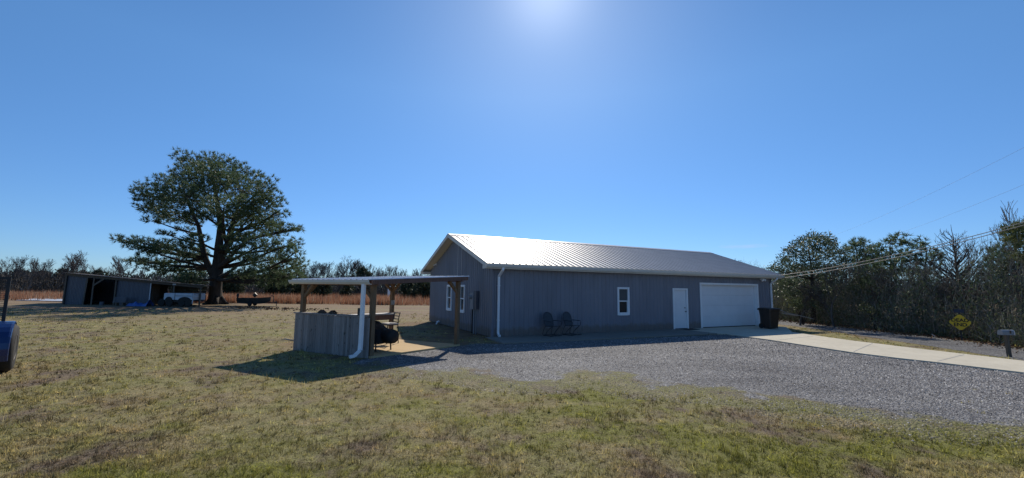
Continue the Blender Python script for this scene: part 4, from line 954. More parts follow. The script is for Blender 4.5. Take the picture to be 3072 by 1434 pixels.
for k, (px, c_) in enumerate(((322, 'sheet'), (470, 'rim'), (500, 'tyre'))):
    p = SP(px, -.5); lab = ('pale crumpled bucket lying in the shed opening', 'dusty metal drum end beside the blue tarp', 'old tyre leaning beside the white trailer')[k]
    b = MB()
    if k == 2: b.lathe([(.18, -.09), (.30, -.1), (.34, -.04), (.34, .04), (.30, .1), (.18, .09)], (0, 0, .34), 18, 'y')
    else: b.lathe([(.14, 0), (.17, .3), (.18, .32), (.165, .32), (.13, .02)], (0, 0, 0), 14, 'z')
    o = b.build(('bucket', 'metal_drum', 'spare_tyre')[k], c_, None, p); tag(o, lab, ('bucket', 'drum', 'tyre')[k])
# sheet metal lying left of the shed
for k, (px, py, w_, l_, rz_) in enumerate(((150, 902, 2.6, .9, .1), (182, 903.5, 1.6, .9, -.25))):
    p = G(px, py); b = MB(); b.hexa([(-w_, -l_, .03), (w_, -l_, .05), (w_, l_, .12), (-w_, l_, .16)], [(-w_, -l_, .06), (w_, -l_, .08), (w_, l_, .15), (-w_, l_, .19)])
    o = b.build('sheet_metal', 'truck', None, p); o.rotation_euler[2] = rz_; tag(o, ('long pale sheet lying flat in the grass left of the shed, the longer one', 'short pale sheet lying flat against the left corner of the shed')[k], 'sheet')
# fishing boat on its trailer
p = G(762, 918); bt = thing('fishing_boat', 'small dark fishing boat on a trailer right of the big pine trunk', 'boat', p, R_(6)); bt.scale = (.84, .84, 1.0)
b = MB(); st_ = [(-1.75, .52, .30, .27, .78), (-.6, .60, .38, .22, .78), (.6, .58, .34, .22, .80), (1.3, .42, .2, .28, .85), (1.75, .10, .05, .5, .88)]; vs = []
for x_, wt_, wb, zb_, zt in st_: vs += [(x_, -wt_, zt), (x_, -wb, zb_), (x_, wb, zb_), (x_, wt_, zt), (x_, wt_-.06, zt-.02), (x_, max(.02, wb-.04), zb_+.12), (x_, -max(.02, wb-.04), zb_+.12), (x_, -wt_+.06, zt-.02)]
b.add(vs, [(k*8+i, k*8+(i+1) % 8, k*8+8+(i+1) % 8, k*8+8+i) for k in range(4) for i in range(8)]+[tuple(range(8)), tuple(range(32, 40))]); hull = b.build('hull', 'boat', bt)
b = MB(); b.box(-.9, -.6, -.5, .5, .70, .74); b.box(.3, .6, -.45, .45, .71, .75); b.build('bench_seat', 'boat', hull)
b = MB(); b.tube([(-1.9, 0, .45), (-1.85, 0, .9)], [.07, .09], 8); b.tube([(-1.88, 0, .9), (-1.84, 0, 1.18)], [.14, .12], 8); b.build('outboard_motor', 'darkmetal', bt)
b = MB(); b.tube([(-.1, 0, .95), (.05, 0, 1.10), (.2, 0, 1.0)], [.2, .22, .12], 8); b.build('seat_pad', 'boat', bt)
b = MB(); b.bar((-1.5, -.45, .36), (1.4, -.1, .36), .07); b.bar((-1.5, .45, .36), (1.4, .1, .36), .07); b.bar((1.3, 0, .36), (2.5, 0, .38), .08); b.bar((2.1, 0, .4), (2.1, 0, .98), .07); b.bar((2.05, 0, .97), (1.8, 0, 1.0), .08); b.build('boat_trailer', 'darkmetal', bt)
b = MB(); b.tube([(2.45, 0, 0), (2.45, 0, .5)], .04, 6); b.build('jack_stand', 'darkmetal', bt)
for q in (-.62, .62):
    b = MB(); b.lathe([(.1, -.08), (.24, -.08), (.27, 0), (.24, .08), (.1, .08)], (-.2, q, .27), 16, 'y'); b.build('wheel', 'tyre', bt)
# litter, stick, far tank
p = G(862, 1022); b = MB(); b.tube([(-.30, .12, .04), (-.1, .05, .05), (.15, -.04, .03), (.36, -.10, .03)], [.012, .026, .024, .018], 7); o = b.build('stick', 'palebranch', None, p); tag(o, 'pale peeled stick lying on bare ground left of the shelter', 'stick')
n = 420; a = RNG.random(n); P = np.stack([-24.5+8.5*a+RNG.normal(0, .6, n), 38.8-3.2*a+RNG.normal(0, .9, n), np.full(n, .03)], 1)
V, Fc = leaves(P, unit(RNG.normal(size=(n, 3))*[1, 1, .5]+[0, 0, .4]), RNG.uniform(.08, .2, n), RNG.uniform(.06, .16, n))
tag(link('leaf_litter', npmesh('leaf_litter', V, Fc), 'litter'), 'brown clods and leaves scattered on bare soil by the boat', 'litter', kind='stuff')
p = RY(1173, 880, 78); b = MB(); b.lathe([(.75, 0), (.8, .2), (.8, 1.7), (.6, 2.0), (.15, 2.15)], (0, 0, 0), 18); o = b.build('water_tank', 'white', None, (p.x, 78, 0), smooth=True); o.scale = (.75, .75, 1.02); tag(o, 'pale water tank at the far edge of the field, seen through the shelter', 'tank')

# ================================================================== BROOMSEDGE
def sedge(n, x0, x1, y0, y1, hmin, hmax, prob=None):
    x = RNG.uniform(x0, x1, n); y = y0+(y1-y0)*RNG.random(n)**1.6
    y = y+1.5*(fbm(x*.15, y*0, 3)-.5)*3
    k = RNG.random(n) < .25+1.3*np.clip(fbm(x*.35, y*.35, 13, 4)-.2, 0, 1)
    if prob is not None: k &= prob(x, y)
    x, y = x[k], y[k]; n = len(x); th = RNG.uniform(0, 6.28, n); t = np.abs(RNG.normal(.12, .16, n))
    D = np.stack([np.cos(th)*np.sin(t), np.sin(th)*np.sin(t), np.cos(t)], 1); hv = .55+.9*fbm(x*.3, y*.3, 23, 4)
    return np.stack([x, y, np.full(n, -.02)], 1), D, RNG.uniform(hmin, hmax, n)*hv, RNG.uniform(.04, .10, n)
P, D, L, W_ = [np.concatenate(q) for q in zip(sedge(26000, -36, 6, 48.0, 72, .5, 1.1), sedge(15000, -78, -36, 49, 72, .4, 1.0), sedge(5000, 6, 40, 52, 75, .6, 1.2))]
V, Fc = blades(P, D, L, W_)
tag(link('broomsedge', npmesh('broomsedge', V, Fc), 'sedge'), 'tall dry orange-tan broomsedge grass filling the far field', 'grass', kind='stuff')

# ================================================================== TREES
def bare(seed, H, levels=5, spread=.55, r0=.16, lean=.05, trunk=.3, up=.35, nsplit=(2, 3), minr=.012, sub=.72):
    rr = random.Random(seed); A, B, ra, rb = [], [], [], []
    def grow(p, d, L, r, lv):
        n = 3 if lv > 1 else 2; q = p
        for i in range(n):
            d = (d+Vector((rr.gauss(0, .12), rr.gauss(0, .12), rr.gauss(0, .08)+up*.10))).normalized()
            e = q+d*(L/n); r1 = max(minr, r*(1-.12)); A.append(q); B.append(e); ra.append(r); rb.append(r1); q = e; r = r1
            if lv > 0 and i < n-1 and rr.random() < .75:
                sd_ = side(d); grow(q, sd_, L*rr.uniform(.45, .7), max(minr, r*.55), lv-1)
        if lv > 0:
            for _ in range(rr.choice(nsplit)): grow(q, side(d, .8), L*rr.uniform(sub-.14, sub+.12), max(minr, r*.66), lv-1)
    def side(d, k=1.0):
        v = Vector((rr.gauss(0, 1), rr.gauss(0, 1), rr.gauss(0, .6))); v = (v-d*v.dot(d)).normalized()
        return (d+v*spread*k*rr.uniform(.6, 1.35)+Vector((0, 0, up*.4))).normalized()
    grow(Vector((0, 0, 0)), Vector((rr.gauss(0, lean), rr.gauss(0, lean), 1)).normalized(), H*trunk, r0, levels)
    A, B = np.array(A), np.array(B); k = H/max(B[:, 2].max(), .1)
    return A*k, B*k, np.array(ra), np.array(rb)
def bare_tree(name, seed, H, label, loc, matn='twig', group=None, cat='tree', **kw):
    A, B, ra, rb = bare(seed, H, **kw); big = ra > .30*ra.max()
    t = thing(name, label, cat, loc, 0, group)
    for nm, s in (('trunk', big), ('crown', ~big)):
        V, Fc = segs(A[s], B[s], ra[s], rb[s]); link(nm, npmesh(nm, V, Fc), matn, t)
    return t
def tufts(C, Dm, n_need, L, wd, sprd=.9):                 # needle bunches
    n = len(C); P = np.repeat(C, n_need, 0); D = unit(np.repeat(Dm, n_need, 0)+RNG.normal(size=(n*n_need, 3))*sprd)
    return blades(P, D, RNG.uniform(.7, 1.25, len(P))*L, np.full(len(P), wd)*RNG.uniform(.7, 1.3, len(P)))
def cluster_points(cl, dens, flat=.75):                    # cl: list of (centre Vector, rx, ry(depth), rz)
    P, Dn = [], []
    for c, rx, ry, rz_ in cl:
        n = max(5, int(dens*(rx*rz_+rx*ry)))
        u = unit(RNG.normal(size=(n, 3))); r = RNG.random(n)**.45
        q = u*r[:, None]*np.array([rx, ry, rz_])*1.05
        P.append(q+np.array(c)); Dn.append(unit(u*np.array([.8, .8, .5])+np.array([0, 0, .55])))
    return np.concatenate(P), np.concatenate(Dn)
def limbs(b, stems, cl, r0, nseg=5, sag=.0, rr=random.Random(2)):
    for c, rx, ry, rz_ in cl:
        c = Vector(c); s = min(stems, key=lambda q: (Vector(q[0])-(c-Vector((0, 0, .12*abs(c.x-q[0][0])+.35*(Vector(q[0])-c).length*.0+.6)))).length+.25*abs(q[0][2]-(c.z-.30*math.hypot(c.x-q[0][0], c.y-q[0][1]))))
        p, r = Vector(s[0]), s[1]; L = (c-p).length; m1 = p.lerp(c, .5)+Vector((rr.gauss(0, .05)*L, rr.gauss(0, .05)*L, -.04*L+rr.gauss(0, .03)*L))
        pts = []
        for i in range(nseg+1):
            t = i/nseg; pts.append(p*(1-t)**2+m1*(2*t*(1-t))+c*t*t)
        ra = min(r*.5, .035+.018*L)*r0
        b.tube(pts, [ra*(1-.78*i/nseg) for i in range(nseg+1)], 5, cap=False)
        for _ in range(3):
            e = c+Vector((rr.uniform(-.9, .9)*rx, rr.uniform(-.9, .9)*ry, rr.uniform(-.3, .7)*rz_)); b.tube([pts[-2], pts[-2].lerp(e, .5)+Vector((0, 0, -.05)), e], [ra*.4, ra*.3, ra*.15], 4, cap=False)

# ---- the big pine
pb = G(648, 913); PY = pb.y; big = thing('pine_tree', 'very large spreading pine tree with wide crown behind the shed', 'tree', pb)
def Z(zx, zy): return RY(300+zx/2.2266, 400+zy/2.2266, PY)-pb
kz = PY/F/2.2266*1.03
PINE = [(540,150,60,45),(640,185,90,55),(760,175,90,50),(860,205,80,60),(950,250,80,60),(1040,305,80,60),(1105,345,65,60),(560,255,80,60),(475,285,65,45),(400,320,75,50),(290,360,60,50),(245,410,40,50),(330,440,90,60),(430,400,90,60),(300,500,60,40),(400,520,90,50),(520,380,100,70),(640,330,110,80),(760,320,110,80),(880,350,110,80),(1000,400,100,70),(1120,430,80,60),(1190,480,55,50),(1190,540,60,40),(1090,520,100,60),(960,500,110,70),(830,480,100,60),(700,450,100,60),(590,480,100,60),(500,540,100,45),(600,585,80,35),(450,580,80,30),(340,575,50,18),(560,640,60,18),(440,670,60,14),(900,590,80,35),(1020,590,100,40),(1140,590,80,35),(1250,640,80,35),(1325,635,40,22),(1150,670,100,35),(1030,685,80,30),(1310,735,50,28),(1200,760,100,38),(1090,745,80,28),(110,700,35,14),(190,730,65,24),(275,730,65,32),(300,770,85,32),(390,780,95,38),(490,770,75,30),(580,800,60,24),(235,850,60,18),(310,860,85,28),(400,885,95,30),(480,925,95,30),(590,900,75,28),(600,960,70,26),(650,850,50,20),(970,835,80,26),(1060,850,90,30),(1180,830,95,38),(1285,810,70,38),(1330,870,60,36),(1230,890,100,36),(1120,910,90,30),(1000,920,90,28),(1260,960,85,34),(1150,990,95,30),(1000,985,85,24),(920,950,55,20),(1320,930,50,30),(700,940,50,18),
(600,230,90,60),(700,260,90,60),(820,280,90,60),(930,330,90,60),(700,380,90,60),(1040,460,90,60),(480,460,90,55),(870,420,90,60),(620,420,90,60),(760,240,90,60),(900,280,80,60),(1010,540,80,40),(380,460,70,50),(560,330,80,60),(1080,400,80,60),(840,540,70,35),(700,520,70,35),(650,560,80,35),(740,560,60,30),(860,625,70,28),(910,690,70,22),(640,700,70,16),(560,745,80,20),(420,735,70,22),(660,770,70,18),(910,770,70,20),(970,725,70,22),(890,830,60,20),(650,810,70,20),(520,850,70,20),(1100,620,80,30),(1180,610,60,30)]
cl = []; rr = random.Random(5)
for i, (zx, zy, rx, ry) in enumerate(PINE):
    c = Z(zx, zy); half = max(0.0, 1-((zx-770)/660)**2)**.5
    hz = max(0, 1-((zy-520)/560)**2)**.5
    c.y += rr.uniform(-1, 1)*7.2*half*(.35+.65*hz)
    lo = 1.35 if zy > 690 else 1.0; cl.append((c, rx*kz*1.05, rx*kz*1.0, ry*kz*lo))
# perspective correction so that a clump keeps its bearing after its depth offset
cl = [((c[0].x*(1+c[0].y/PY)+pb.x*(c[0].y/PY), c[0].y, (c[0].z-CH)*(1+c[0].y/PY)+CH), c[1], c[2], c[3]) for c in cl]
P, Dn = cluster_points(cl, 27)
V, Fc = tufts(P, Dn, 14, .40, .050, .68); link('crown', npmesh('crown', V, Fc), 'pine', big)
def stem(pts): return [(Z(x_, y_), r_*kz/1.03) for x_, y_, r_ in pts]
main = stem([(772,1150,56),(770,1110,43),(772,1040,37),(778,970,36),(785,900,36),(790,830,29),(795,760,27),(800,690,22),(805,620,18),(795,540,15),(780,450,14),(765,350,10),(745,250,6),(740,190,3)])
left = stem([(768,960,26),(738,900,21),(715,830,18),(705,750,16),(692,680,14),(680,620,12),(640,540,9),(600,440,6),(570,330,3)])
right = stem([(800,860,24),(825,790,20),(838,720,18),(850,650,16),(870,570,12),(900,480,9),(930,380,5)])
mid = stem([(795,800,16),(760,720,14),(720,670,11),(690,610,2)])
b = MB()
for s, dy in ((main, 0), (left, -.5), (right, .6)):
    pts = [p_+Vector((0, dy*min(1, i/3.), 0)) for i, (p_, r_) in enumerate(s)]; b.tube(pts, [r_ for p_, r_ in s], 10)
for k in range(5):
    a = k*1.2566+.3; b.tube([(math.cos(a)*1.15, math.sin(a)*1.15, -.05), (math.cos(a)*.75, math.sin(a)*.75, .16), (math.cos(a)*.35, math.sin(a)*.35, .75)], [.14, .24, .25], 6)
b.build('trunk', 'bark', big, smooth=True)
b = MB(); st_all = [(tuple(p_), r_) for s in (main[3:], left[1:], right[1:]) for p_, r_ in s]; limbs(b, st_all, cl, 1.25); b.build('branches', 'bark', big)

# ---- distant bare row
protos = []
for k in range(7):
    protos.append(None)
GREY = 'bare grey winter trees along the far edge of the field'
row = [(-150,770,80),(-60,755,80),(10,768,84),(48,762,90),(85,776,82),(112,770,96),(140,783,88),(170,785,100),(198,752,86),(222,748,84),(255,778,92),(285,795,100),(330,800,105),(352,770,88),(372,766,92),(410,800,100),(470,806,110),(530,815,100),(590,812,115),(650,815,110),(720,810,105),(790,815,112),(860,800,108),(905,792,104),(930,783,100),(948,785,110),(966,780,104),(984,788,112),(1006,790,106),(1022,784,100),(1040,764,98),(1052,778,110),(1066,776,104),(1078,786,112),(1094,790,100),(1108,793,108),(1122,797,112),(1140,803,104),(1160,806,112),(1178,792,100),(1196,805,110),(1218,804,106),(1240,802,112),(1262,806,104),(1284,810,110),(1320,810,110),(1380,800,100),(1460,805,112),(1560,800,104),(1680,806,112),(1800,800,104),(1930,804,108),(2060,800,104),(2170,795,106),(2208,776,70),(2232,786,74),(2300,800,90)]
rr = random.Random(31); seen = {}
WORDS = {198: 'tall bare tree with open forked crown left of the shed', 222: 'tallest bare tree behind the left end of the shed', 352: 'pale bare tree above the shed roof, left of the big pine', 372: 'pale bare tree above the shed roof, nearest the big pine', 1040: 'tallest bare tree above the shelter roof', 1178: 'bare tree above the shelter roof, nearer the grey building', 2208: 'bare treetop showing above the right end of the metal roof'}
for i, (px, py, yy) in enumerate(row):
    k = i % 7; H = RY(px, py, yy).z; g = RY(px, 860, yy); loc = (g.x, yy, 0)
    lab = WORDS.get(px, 'slender bare grey tree in the winter tree line beyond the tan field')
    if protos[k] is None:
        protos[k] = bare_tree('bare_tree', 100+k*3, 10, lab, loc, 'twigfar', GREY, levels=5, spread=.5+.06*(k % 3), r0=.15, up=.5, trunk=.27, minr=.021, lean=.03); protos[k].scale = (H/10*rr.uniform(.85, 1.15),)*2+(H/10,)
        protos[k].rotation_euler[2] = rr.uniform(0, 6.28)
    else: dup(protos[k], loc, rr.uniform(0, 6.28), lab, (H/10*rr.uniform(.8, 1.25), H/10*rr.uniform(.8, 1.25), H/10))
# ---- evergreens among them
def evergreen(label, px, ytop, yy, wide, matn, seed, shape='round', dens=9, nn=7, L=.5, w_=.10, group=None, loc=None):
    rr = random.Random(seed); g = loc or RY(px, 865, yy); H = RY(px, ytop, yy).z if ytop else 6; t = thing('evergreen_tree', label, 'tree', (g.x, g.y, 0), 0, group)
    cl = []; n = 26
    for k in range(n):
        z = H*(.12+.86*((k+.5)/n)); f = math.sin(min(1, (1-z/H)*1.6+.12)*1.57) if shape == 'cone' else (max(0, 1-((z/H-.52)/.56)**2)**.5)
        a = rr.uniform(0, 6.28); r_ = wide*f*rr.uniform(.25, .85); s = max(.25, wide*.36*rr.uniform(.7, 1.2)*(.4+.6*f)); cl.append(((r_*math.cos(a), r_*math.sin(a), z), s, s, s*.75))
    P, Dn = cluster_points(cl, dens); V, Fc = tufts(P, Dn, nn, L, w_, .8); link('crown', npmesh('crown', V, Fc), matn, t)
    b = MB(); b.tube([(0, 0, -.1), (.05, 0, H*.5), (0, .05, H*.93)], [.05*H*.45, .03*H*.4, .02], 6); b.build('trunk', 'bark', t); return t
EG = 'dark evergreens along the far edge of the field'
for i, (px, yt, yy, wd, sh_, lab) in enumerate([(1078, 806, 92, 2.6, 'round', 'dark round evergreen above the middle of the shelter roof'), (1040, 842, 66, 1.0, 'cone', 'small green cedar between the shelter posts'), (965, 838, 66, 1.8, 'round', 'small olive evergreen behind the left shelter post'), (1225, 845, 64, 1.6, 'round', 'low green bush by the far tank, left of the pair'), (1262, 843, 62, 2.2, 'round', 'low green bush against the left corner of the grey building'), (185, 808, 96, 2.4, 'round', 'round evergreen above the left end of the shed'), (300, 812, 100, 2.2, 'round', 'evergreen above the shed roof, left of the big pine'), (250, 816, 104, 2.6, 'round', 'low evergreen just above the shed roof near its left end'), (60, 812, 100, 2.8, 'round', 'dark evergreen among bare trees at far left'), (120, 815, 104, 2.2, 'round', 'dark evergreen among bare trees midway to the shed'), (700, 828, 78, 2.6, 'round', 'olive evergreen behind the big pine trunk'), (830, 815, 80, 3.0, 'round', 'green evergreen to the right of the big pine'), (890, 830, 82, 2.2, 'round', 'green evergreen left of the shelter roof'), (560, 822, 74, 2.8, 'round', 'olive evergreen behind the shed, left of the pine trunk')]):
    evergreen(lab, px, yt, yy, wd, 'pinefar', 50+i, sh_, 22, 8, .5, .16, EG)
# ---- far thicket as one mass
def thicket(n, fx, fy, hfun, smin, smax, wd, leaf=0):
    x, y, h = fx, fy, hfun; z = RNG.random(n)**1.25*h; th = RNG.uniform(0, 6.28, n); t = np.abs(RNG.normal(.5, .5, n))
    D = np.stack([np.cos(th)*np.sin(t), np.sin(th)*np.sin(t), np.cos(t)], 1)
    return np.stack([x, y, z], 1), D, RNG.uniform(smin, smax, n), RNG.uniform(.6, 1.4, n)*wd
n = 72000; x = RNG.uniform(-150, 150, n); y = 82+RNG.random(n)*22+4*fbm(x*.06, x*0, 2)
h = .8+4.2*fbm(x*.09, y*.06, 8, 4)+(y-82)*.04
V, Fc = blades(*thicket(n, x, y, h, .5, 1.7, .13))
tag(link('far_thicket', npmesh('far_thicket', V, Fc), 'brushfar'), 'hazy grey-brown brush massed beneath the distant bare trees', 'brush', kind='stuff')
n = 24000; x = RNG.uniform(-180, 190, n); y = RNG.uniform(100, 122, n); h = 1.6+3.8*fbm(x*.12, y*.08, 18, 4)
P, D, L, W_ = thicket(n, x, y, h, .5, 1.1, .32); V, Fc = leaves(P, D, L, W_)
tag(link('far_wood', npmesh('far_wood', V, Fc), 'pinefar'), 'dark green wood massed far behind the bare trees', 'wood', kind='stuff')

# ================================================================== RIGHT-HAND WOOD
def Zr(zx, zy, Y): return RY(2240+zx/2.862, 580+zy/2.862, Y)
def wood_tree(name, label, basepx, Y, clz, matn, kind, r0, dens, deep=2.2, stems=None, seed=1, L=.27, w_=.042, nn=9):
    rr = random.Random(seed); g = Vector((RY(basepx, 980, Y).x, Y, 0)); t = thing(name, label, 'tree', g); kz = Y/F/2.862
    cl = []
    for zx, zy, rx, ry in clz:
        yo = rr.uniform(-1, 1)*deep; c = Zr(zx, zy, Y+yo)-g; cl.append((tuple(c), rx*kz, rx*kz, ry*kz))
    P, Dn = cluster_points(cl, dens)
    if kind == 'needle': V, Fc = tufts(P, Dn, nn, L, w_, .75)
    else:
        m_ = 4; V, Fc = leaves(np.repeat(P, m_, 0)+RNG.normal(0, .07, (len(P)*m_, 3)), unit(np.repeat(Dn, m_, 0)+RNG.normal(size=(len(P)*m_, 3))*.9), RNG.uniform(.11, .2, len(P)*m_), RNG.uniform(.04, .075, len(P)*m_))
    link('crown', npmesh('crown', V, Fc), matn, t)
    b = MB(); tops = [Vector(c[0]) for c in cl]; zt = max(c.z for c in tops); cx = sum(c.x for c in tops)/len(tops)
    st = [(Vector((cx*(i/9)**1.5+rr.gauss(0, .03), rr.gauss(0, .04), -.1+(zt*.95)*i/9)), r0*(1-.85*i/9)) for i in range(10)]
    b.tube([p_ for p_, r_ in st], [r_ for p_, r_ in st], 8); b.build('trunk', 'bark', t, smooth=True)
    b = MB(); limbs(b, [(tuple(p_), r_) for p_, r_ in st[2:]], cl, .9, rr=rr); b.build('branches', 'bark', t); return t
MAG = [(560,370,60,35),(640,385,70,40),(710,410,60,40),(480,410,60,45),(420,440,50,40),(540,440,90,60),(650,460,90,60),(740,470,60,50),(370,490,55,45),(450,510,80,55),(560,530,90,60),(680,540,90,55),(780,530,70,50),(840,500,50,45),(330,560,55,45),(410,590,80,55),(280,600,50,40),(215,640,40,25),(260,660,60,35),(340,670,80,50),(450,660,90,50),(560,640,80,50),(800,590,70,45),(860,580,50,40),(300,740,70,40),(370,760,70,40),(640,620,90,50),(760,650,80,50),(330,800,60,30),(260,720,45,30),(460,760,90,50),(580,740,90,50),(700,740,90,50),(820,680,60,45),(400,860,80,40),(300,860,60,35),(540,840,80,40),(660,840,80,40),(480,950,80,35)]
wood_tree('magnolia_tree', 'dark round-crowned leafy evergreen nearest the right end of the building', 2445, 28.5, MAG, 'broad', 'leaf', .17, 170, 2.4, seed=3)
PN2 = [(960,420,60,30),(920,460,60,40),(1000,440,50,35),(1040,500,60,40),(960,520,70,40),(890,480,40,35),(1000,570,80,40),(930,600,60,40),(1060,560,50,35),(960,660,70,45),(1010,740,80,50),(960,800,70,40),(1050,820,70,45)]
wood_tree('pine_tree', 'medium pine between the round leafy evergreen and the taller pine group', 2590, 31, PN2, 'pine', 'needle', .12, 95, 1.4, seed=4)
PN3 = [(1290,370,45,30),(1375,365,32,20),(1390,430,55,28),(1250,400,40,30),(1200,420,45,32),(1320,440,60,40),(1130,470,50,35),(1080,480,45,35),(1180,520,70,40),(1280,510,70,45),(1120,570,70,40),(1240,600,80,40),(1330,560,60,40),(1200,680,80,40),(1100,660,70,40),(1300,670,70,40),(1070,610,50,30),(1120,760,80,50),(1230,770,80,50)]
wood_tree('pine_tree', 'tufted pine with the highest top of the group left of the spiky bare tree', 2680, 27, PN3, 'pine', 'needle', .13, 95, 1.6, seed=5)
PN4 = [(1490,400,40,28),(1450,470,50,32),(1520,450,45,32),(1560,500,55,38),(1600,550,55,35),(1650,560,40,35),(1480,540,60,40),(1420,590,70,40),(1540,610,70,40),(1620,640,60,35),(1440,680,70,40),(1560,700,80,40),(1680,530,20,20),(1400,520,40,30),(1480,770,80,45),(1600,760,60,40)]
wood_tree('pine_tree', 'loose-crowned pine just left of the spiky bare tree', 2780, 26, PN4, 'pine', 'needle', .12, 95, 1.5, seed=6)
PN5 = [(2330,290,60,35),(2270,310,60,40),(2240,350,45,40),(2330,370,70,50),(2370,300,60,40),(2290,410,60,40),(2360,450,60,50),(2430,350,80,60),(2440,260,70,50),(2480,440,90,60),(2340,520,60,45),(2420,540,80,55),(2560,360,90,70)]
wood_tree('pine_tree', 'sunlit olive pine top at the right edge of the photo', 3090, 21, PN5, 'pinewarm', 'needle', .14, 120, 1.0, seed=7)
PN6 = [(2180,470,50,30),(2130,500,50,35),(2230,500,60,35),(2100,560,50,35),(2180,560,80,45),(2290,580,80,45),(2120,630,70,40),(2220,640,90,45),(2330,660,80,45),(2100,700,70,40),(2200,720,90,45),(2310,750,90,45),(2150,800,80,45),(2270,820,90,45),(2380,600,70,50),(2420,700,80,50)]
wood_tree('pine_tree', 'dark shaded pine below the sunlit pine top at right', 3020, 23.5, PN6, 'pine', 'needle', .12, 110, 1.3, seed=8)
GB = [(960,720,40,40),(1000,760,60,50),(1060,800,60,50),(950,800,40,50),(1010,850,70,50),(1080,870,50,40)]
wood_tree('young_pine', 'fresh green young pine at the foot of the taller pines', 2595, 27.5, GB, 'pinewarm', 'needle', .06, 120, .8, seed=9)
def placed_bare(label, px, ytop, Y, seed, **kw):
    g = RY(px, 980, Y); H = RY(px, ytop, Y).z
    return bare_tree('bare_tree', seed, H, label, (g.x, Y, 0), 'twig', 'bare trees in the roadside wood', **kw)
# spiky bare tree: single leader with rising side branches
g = RY(2893, 980, 23); H = RY(2883, 674, 23).z; rr = random.Random(12); A, B, ra, rb = [], [], [], []
lead = [Vector((-.15*i/16+rr.gauss(0, .02), rr.gauss(0, .02), H*i/16)) for i in range(17)]
for i in range(16): A.append(lead[i]); B.append(lead[i+1]); ra.append(.13*(1-i/17)); rb.append(.13*(1-(i+1)/17))
nb = len(A)
for k in range(96):
    i = rr.choice((3, 4, 4, 5, 5, 6, 6, 7, 7, 8, 8, 9, 9, 10, 11, 12, 13)); p = lead[i].lerp(lead[i+1], rr.random()); a = rr.uniform(0, 6.28); L = (H-p.z)*.52*rr.uniform(.6, 1.1)+.25; d = Vector((math.cos(a), math.sin(a), .75)).normalized(); q = p; r_ = .017+.011*L
    for j in range(4):
        d = (d+Vector((rr.gauss(0, .08), rr.gauss(0, .08), .13))).normalized(); e = q+d*L/4; A.append(q); B.append(e); ra.append(r_*(1-j*.2)); rb.append(r_*(.8-j*.2)); q = e
        for _ in range(2):
            s = (d+Vector((rr.gauss(0, .6), rr.gauss(0, .6), .3))).normalized(); l2 = L*rr.uniform(.15, .35); A.append(q); B.append(q+s*l2); ra.append(.011); rb.append(.005)
t = thing('bare_tree', 'spiky bare tree with a straight central leader rising above the thicket by the yellow sign', 'tree', (g.x, 23, 0), 0, 'bare trees in the roadside wood')
for nm, s0_, s1_ in (('trunk', 0, nb), ('crown', nb, len(A))):
    V, Fc = segs(A[s0_:s1_], B[s0_:s1_], ra[s0_:s1_], rb[s0_:s1_]); link(nm, npmesh(nm, V, Fc), 'twig', t)
for px, yt, yy, sd_, lab, kw in [(3060, 590, 21, 71, 'tall bare twiggy tree at the top right edge', dict(levels=5, spread=.38, up=.6)), (2960, 705, 24, 72, 'bare twiggy tree between the spiky tree and the right-edge pine', dict(levels=5, spread=.55, up=.3)), (2500, 780, 26, 73, 'purple-grey twiggy tree in front of the round leafy evergreen', dict(levels=5, spread=.6, up=.35)), (2400, 850, 26.5, 74, 'low twiggy bare tree behind the trash bin', dict(levels=5, spread=.6)), (2640, 800, 25, 75, 'leaning bare tree in front of the tufted pines', dict(levels=5, spread=.5, lean=.25)), (2760, 760, 23.5, 76, 'bare twiggy tree below the loose-crowned pine', dict(levels=5, spread=.5)), (3000, 800, 20.5, 77, 'low bare twiggy tree behind the mailbox', dict(levels=5, spread=.6)), (2850, 820, 21.5, 78, 'low bare twiggy tree just left of the yellow sign', dict(levels=5, spread=.6)), (2610, 730, 30, 79, 'thin bare tree rising between the leafy evergreen and the pines', dict(levels=5, spread=.4))]:
    placed_bare(lab, px, yt, yy, sd_, r0=.09, minr=.007, trunk=.24, **kw)
# roadside thicket as one mass behind the road
edge = [Vector((21.5, 60, 0)), Vector((20.5, 38, 0)), Vector((19.6, 30.5, 0)), G(2440, 970), G(2560, 981), G(2700, 1000), G(2800, 1008), G(2950, 1025), G(3072, 1042), G(3300, 1078), Vector((19, 10, 0)), Vector((19, 4, 0))]
seg_len = [(b_-a_).length for a_, b_ in zip(edge[:-1], edge[1:])]; tot = sum(seg_len); cum = np.cumsum([0]+seg_len)
def edge_sample(n, w0=None):
    u = RNG.random(n)*tot
    k = np.clip(np.searchsorted(cum, u)-1, 0, len(seg_len)-1); f_ = (u-cum[k])/np.array(seg_len)[k]
    E0 = np.array([(p.x, p.y) for p in edge]); p = E0[k]+(E0[k+1]-E0[k])*f_[:, None]; d = E0[k+1]-E0[k]; d /= np.linalg.norm(d, axis=1)[:, None]
    return p, np.stack([-d[:, 1], d[:, 0]], 1)
def scrub(n, depth, h0, h1, smin, smax, wd, kind):
    p, nn = edge_sample(n); sg_ = np.where(nn[:, :1] < 0, -1, 1); dd = RNG.random(n)**1.3*depth+.25*RNG.normal(size=n)
    xy = p+nn*sg_*dd[:, None]; h = (h0+(h1-h0)*fbm(xy[:, 0]*.45, xy[:, 1]*.45, 88, 4))*np.clip(.30+dd/2.2, .2, 1)
    P, D, L, W_ = thicket(n, xy[:, 0], xy[:, 1], h, smin, smax, wd)
    return blades(P, D, L, W_) if kind == 'b' else leaves(P, D, L, W_)
V, Fc = scrub(115000, 7, 1.5, 5.8, .15, .75, .017, 'b')
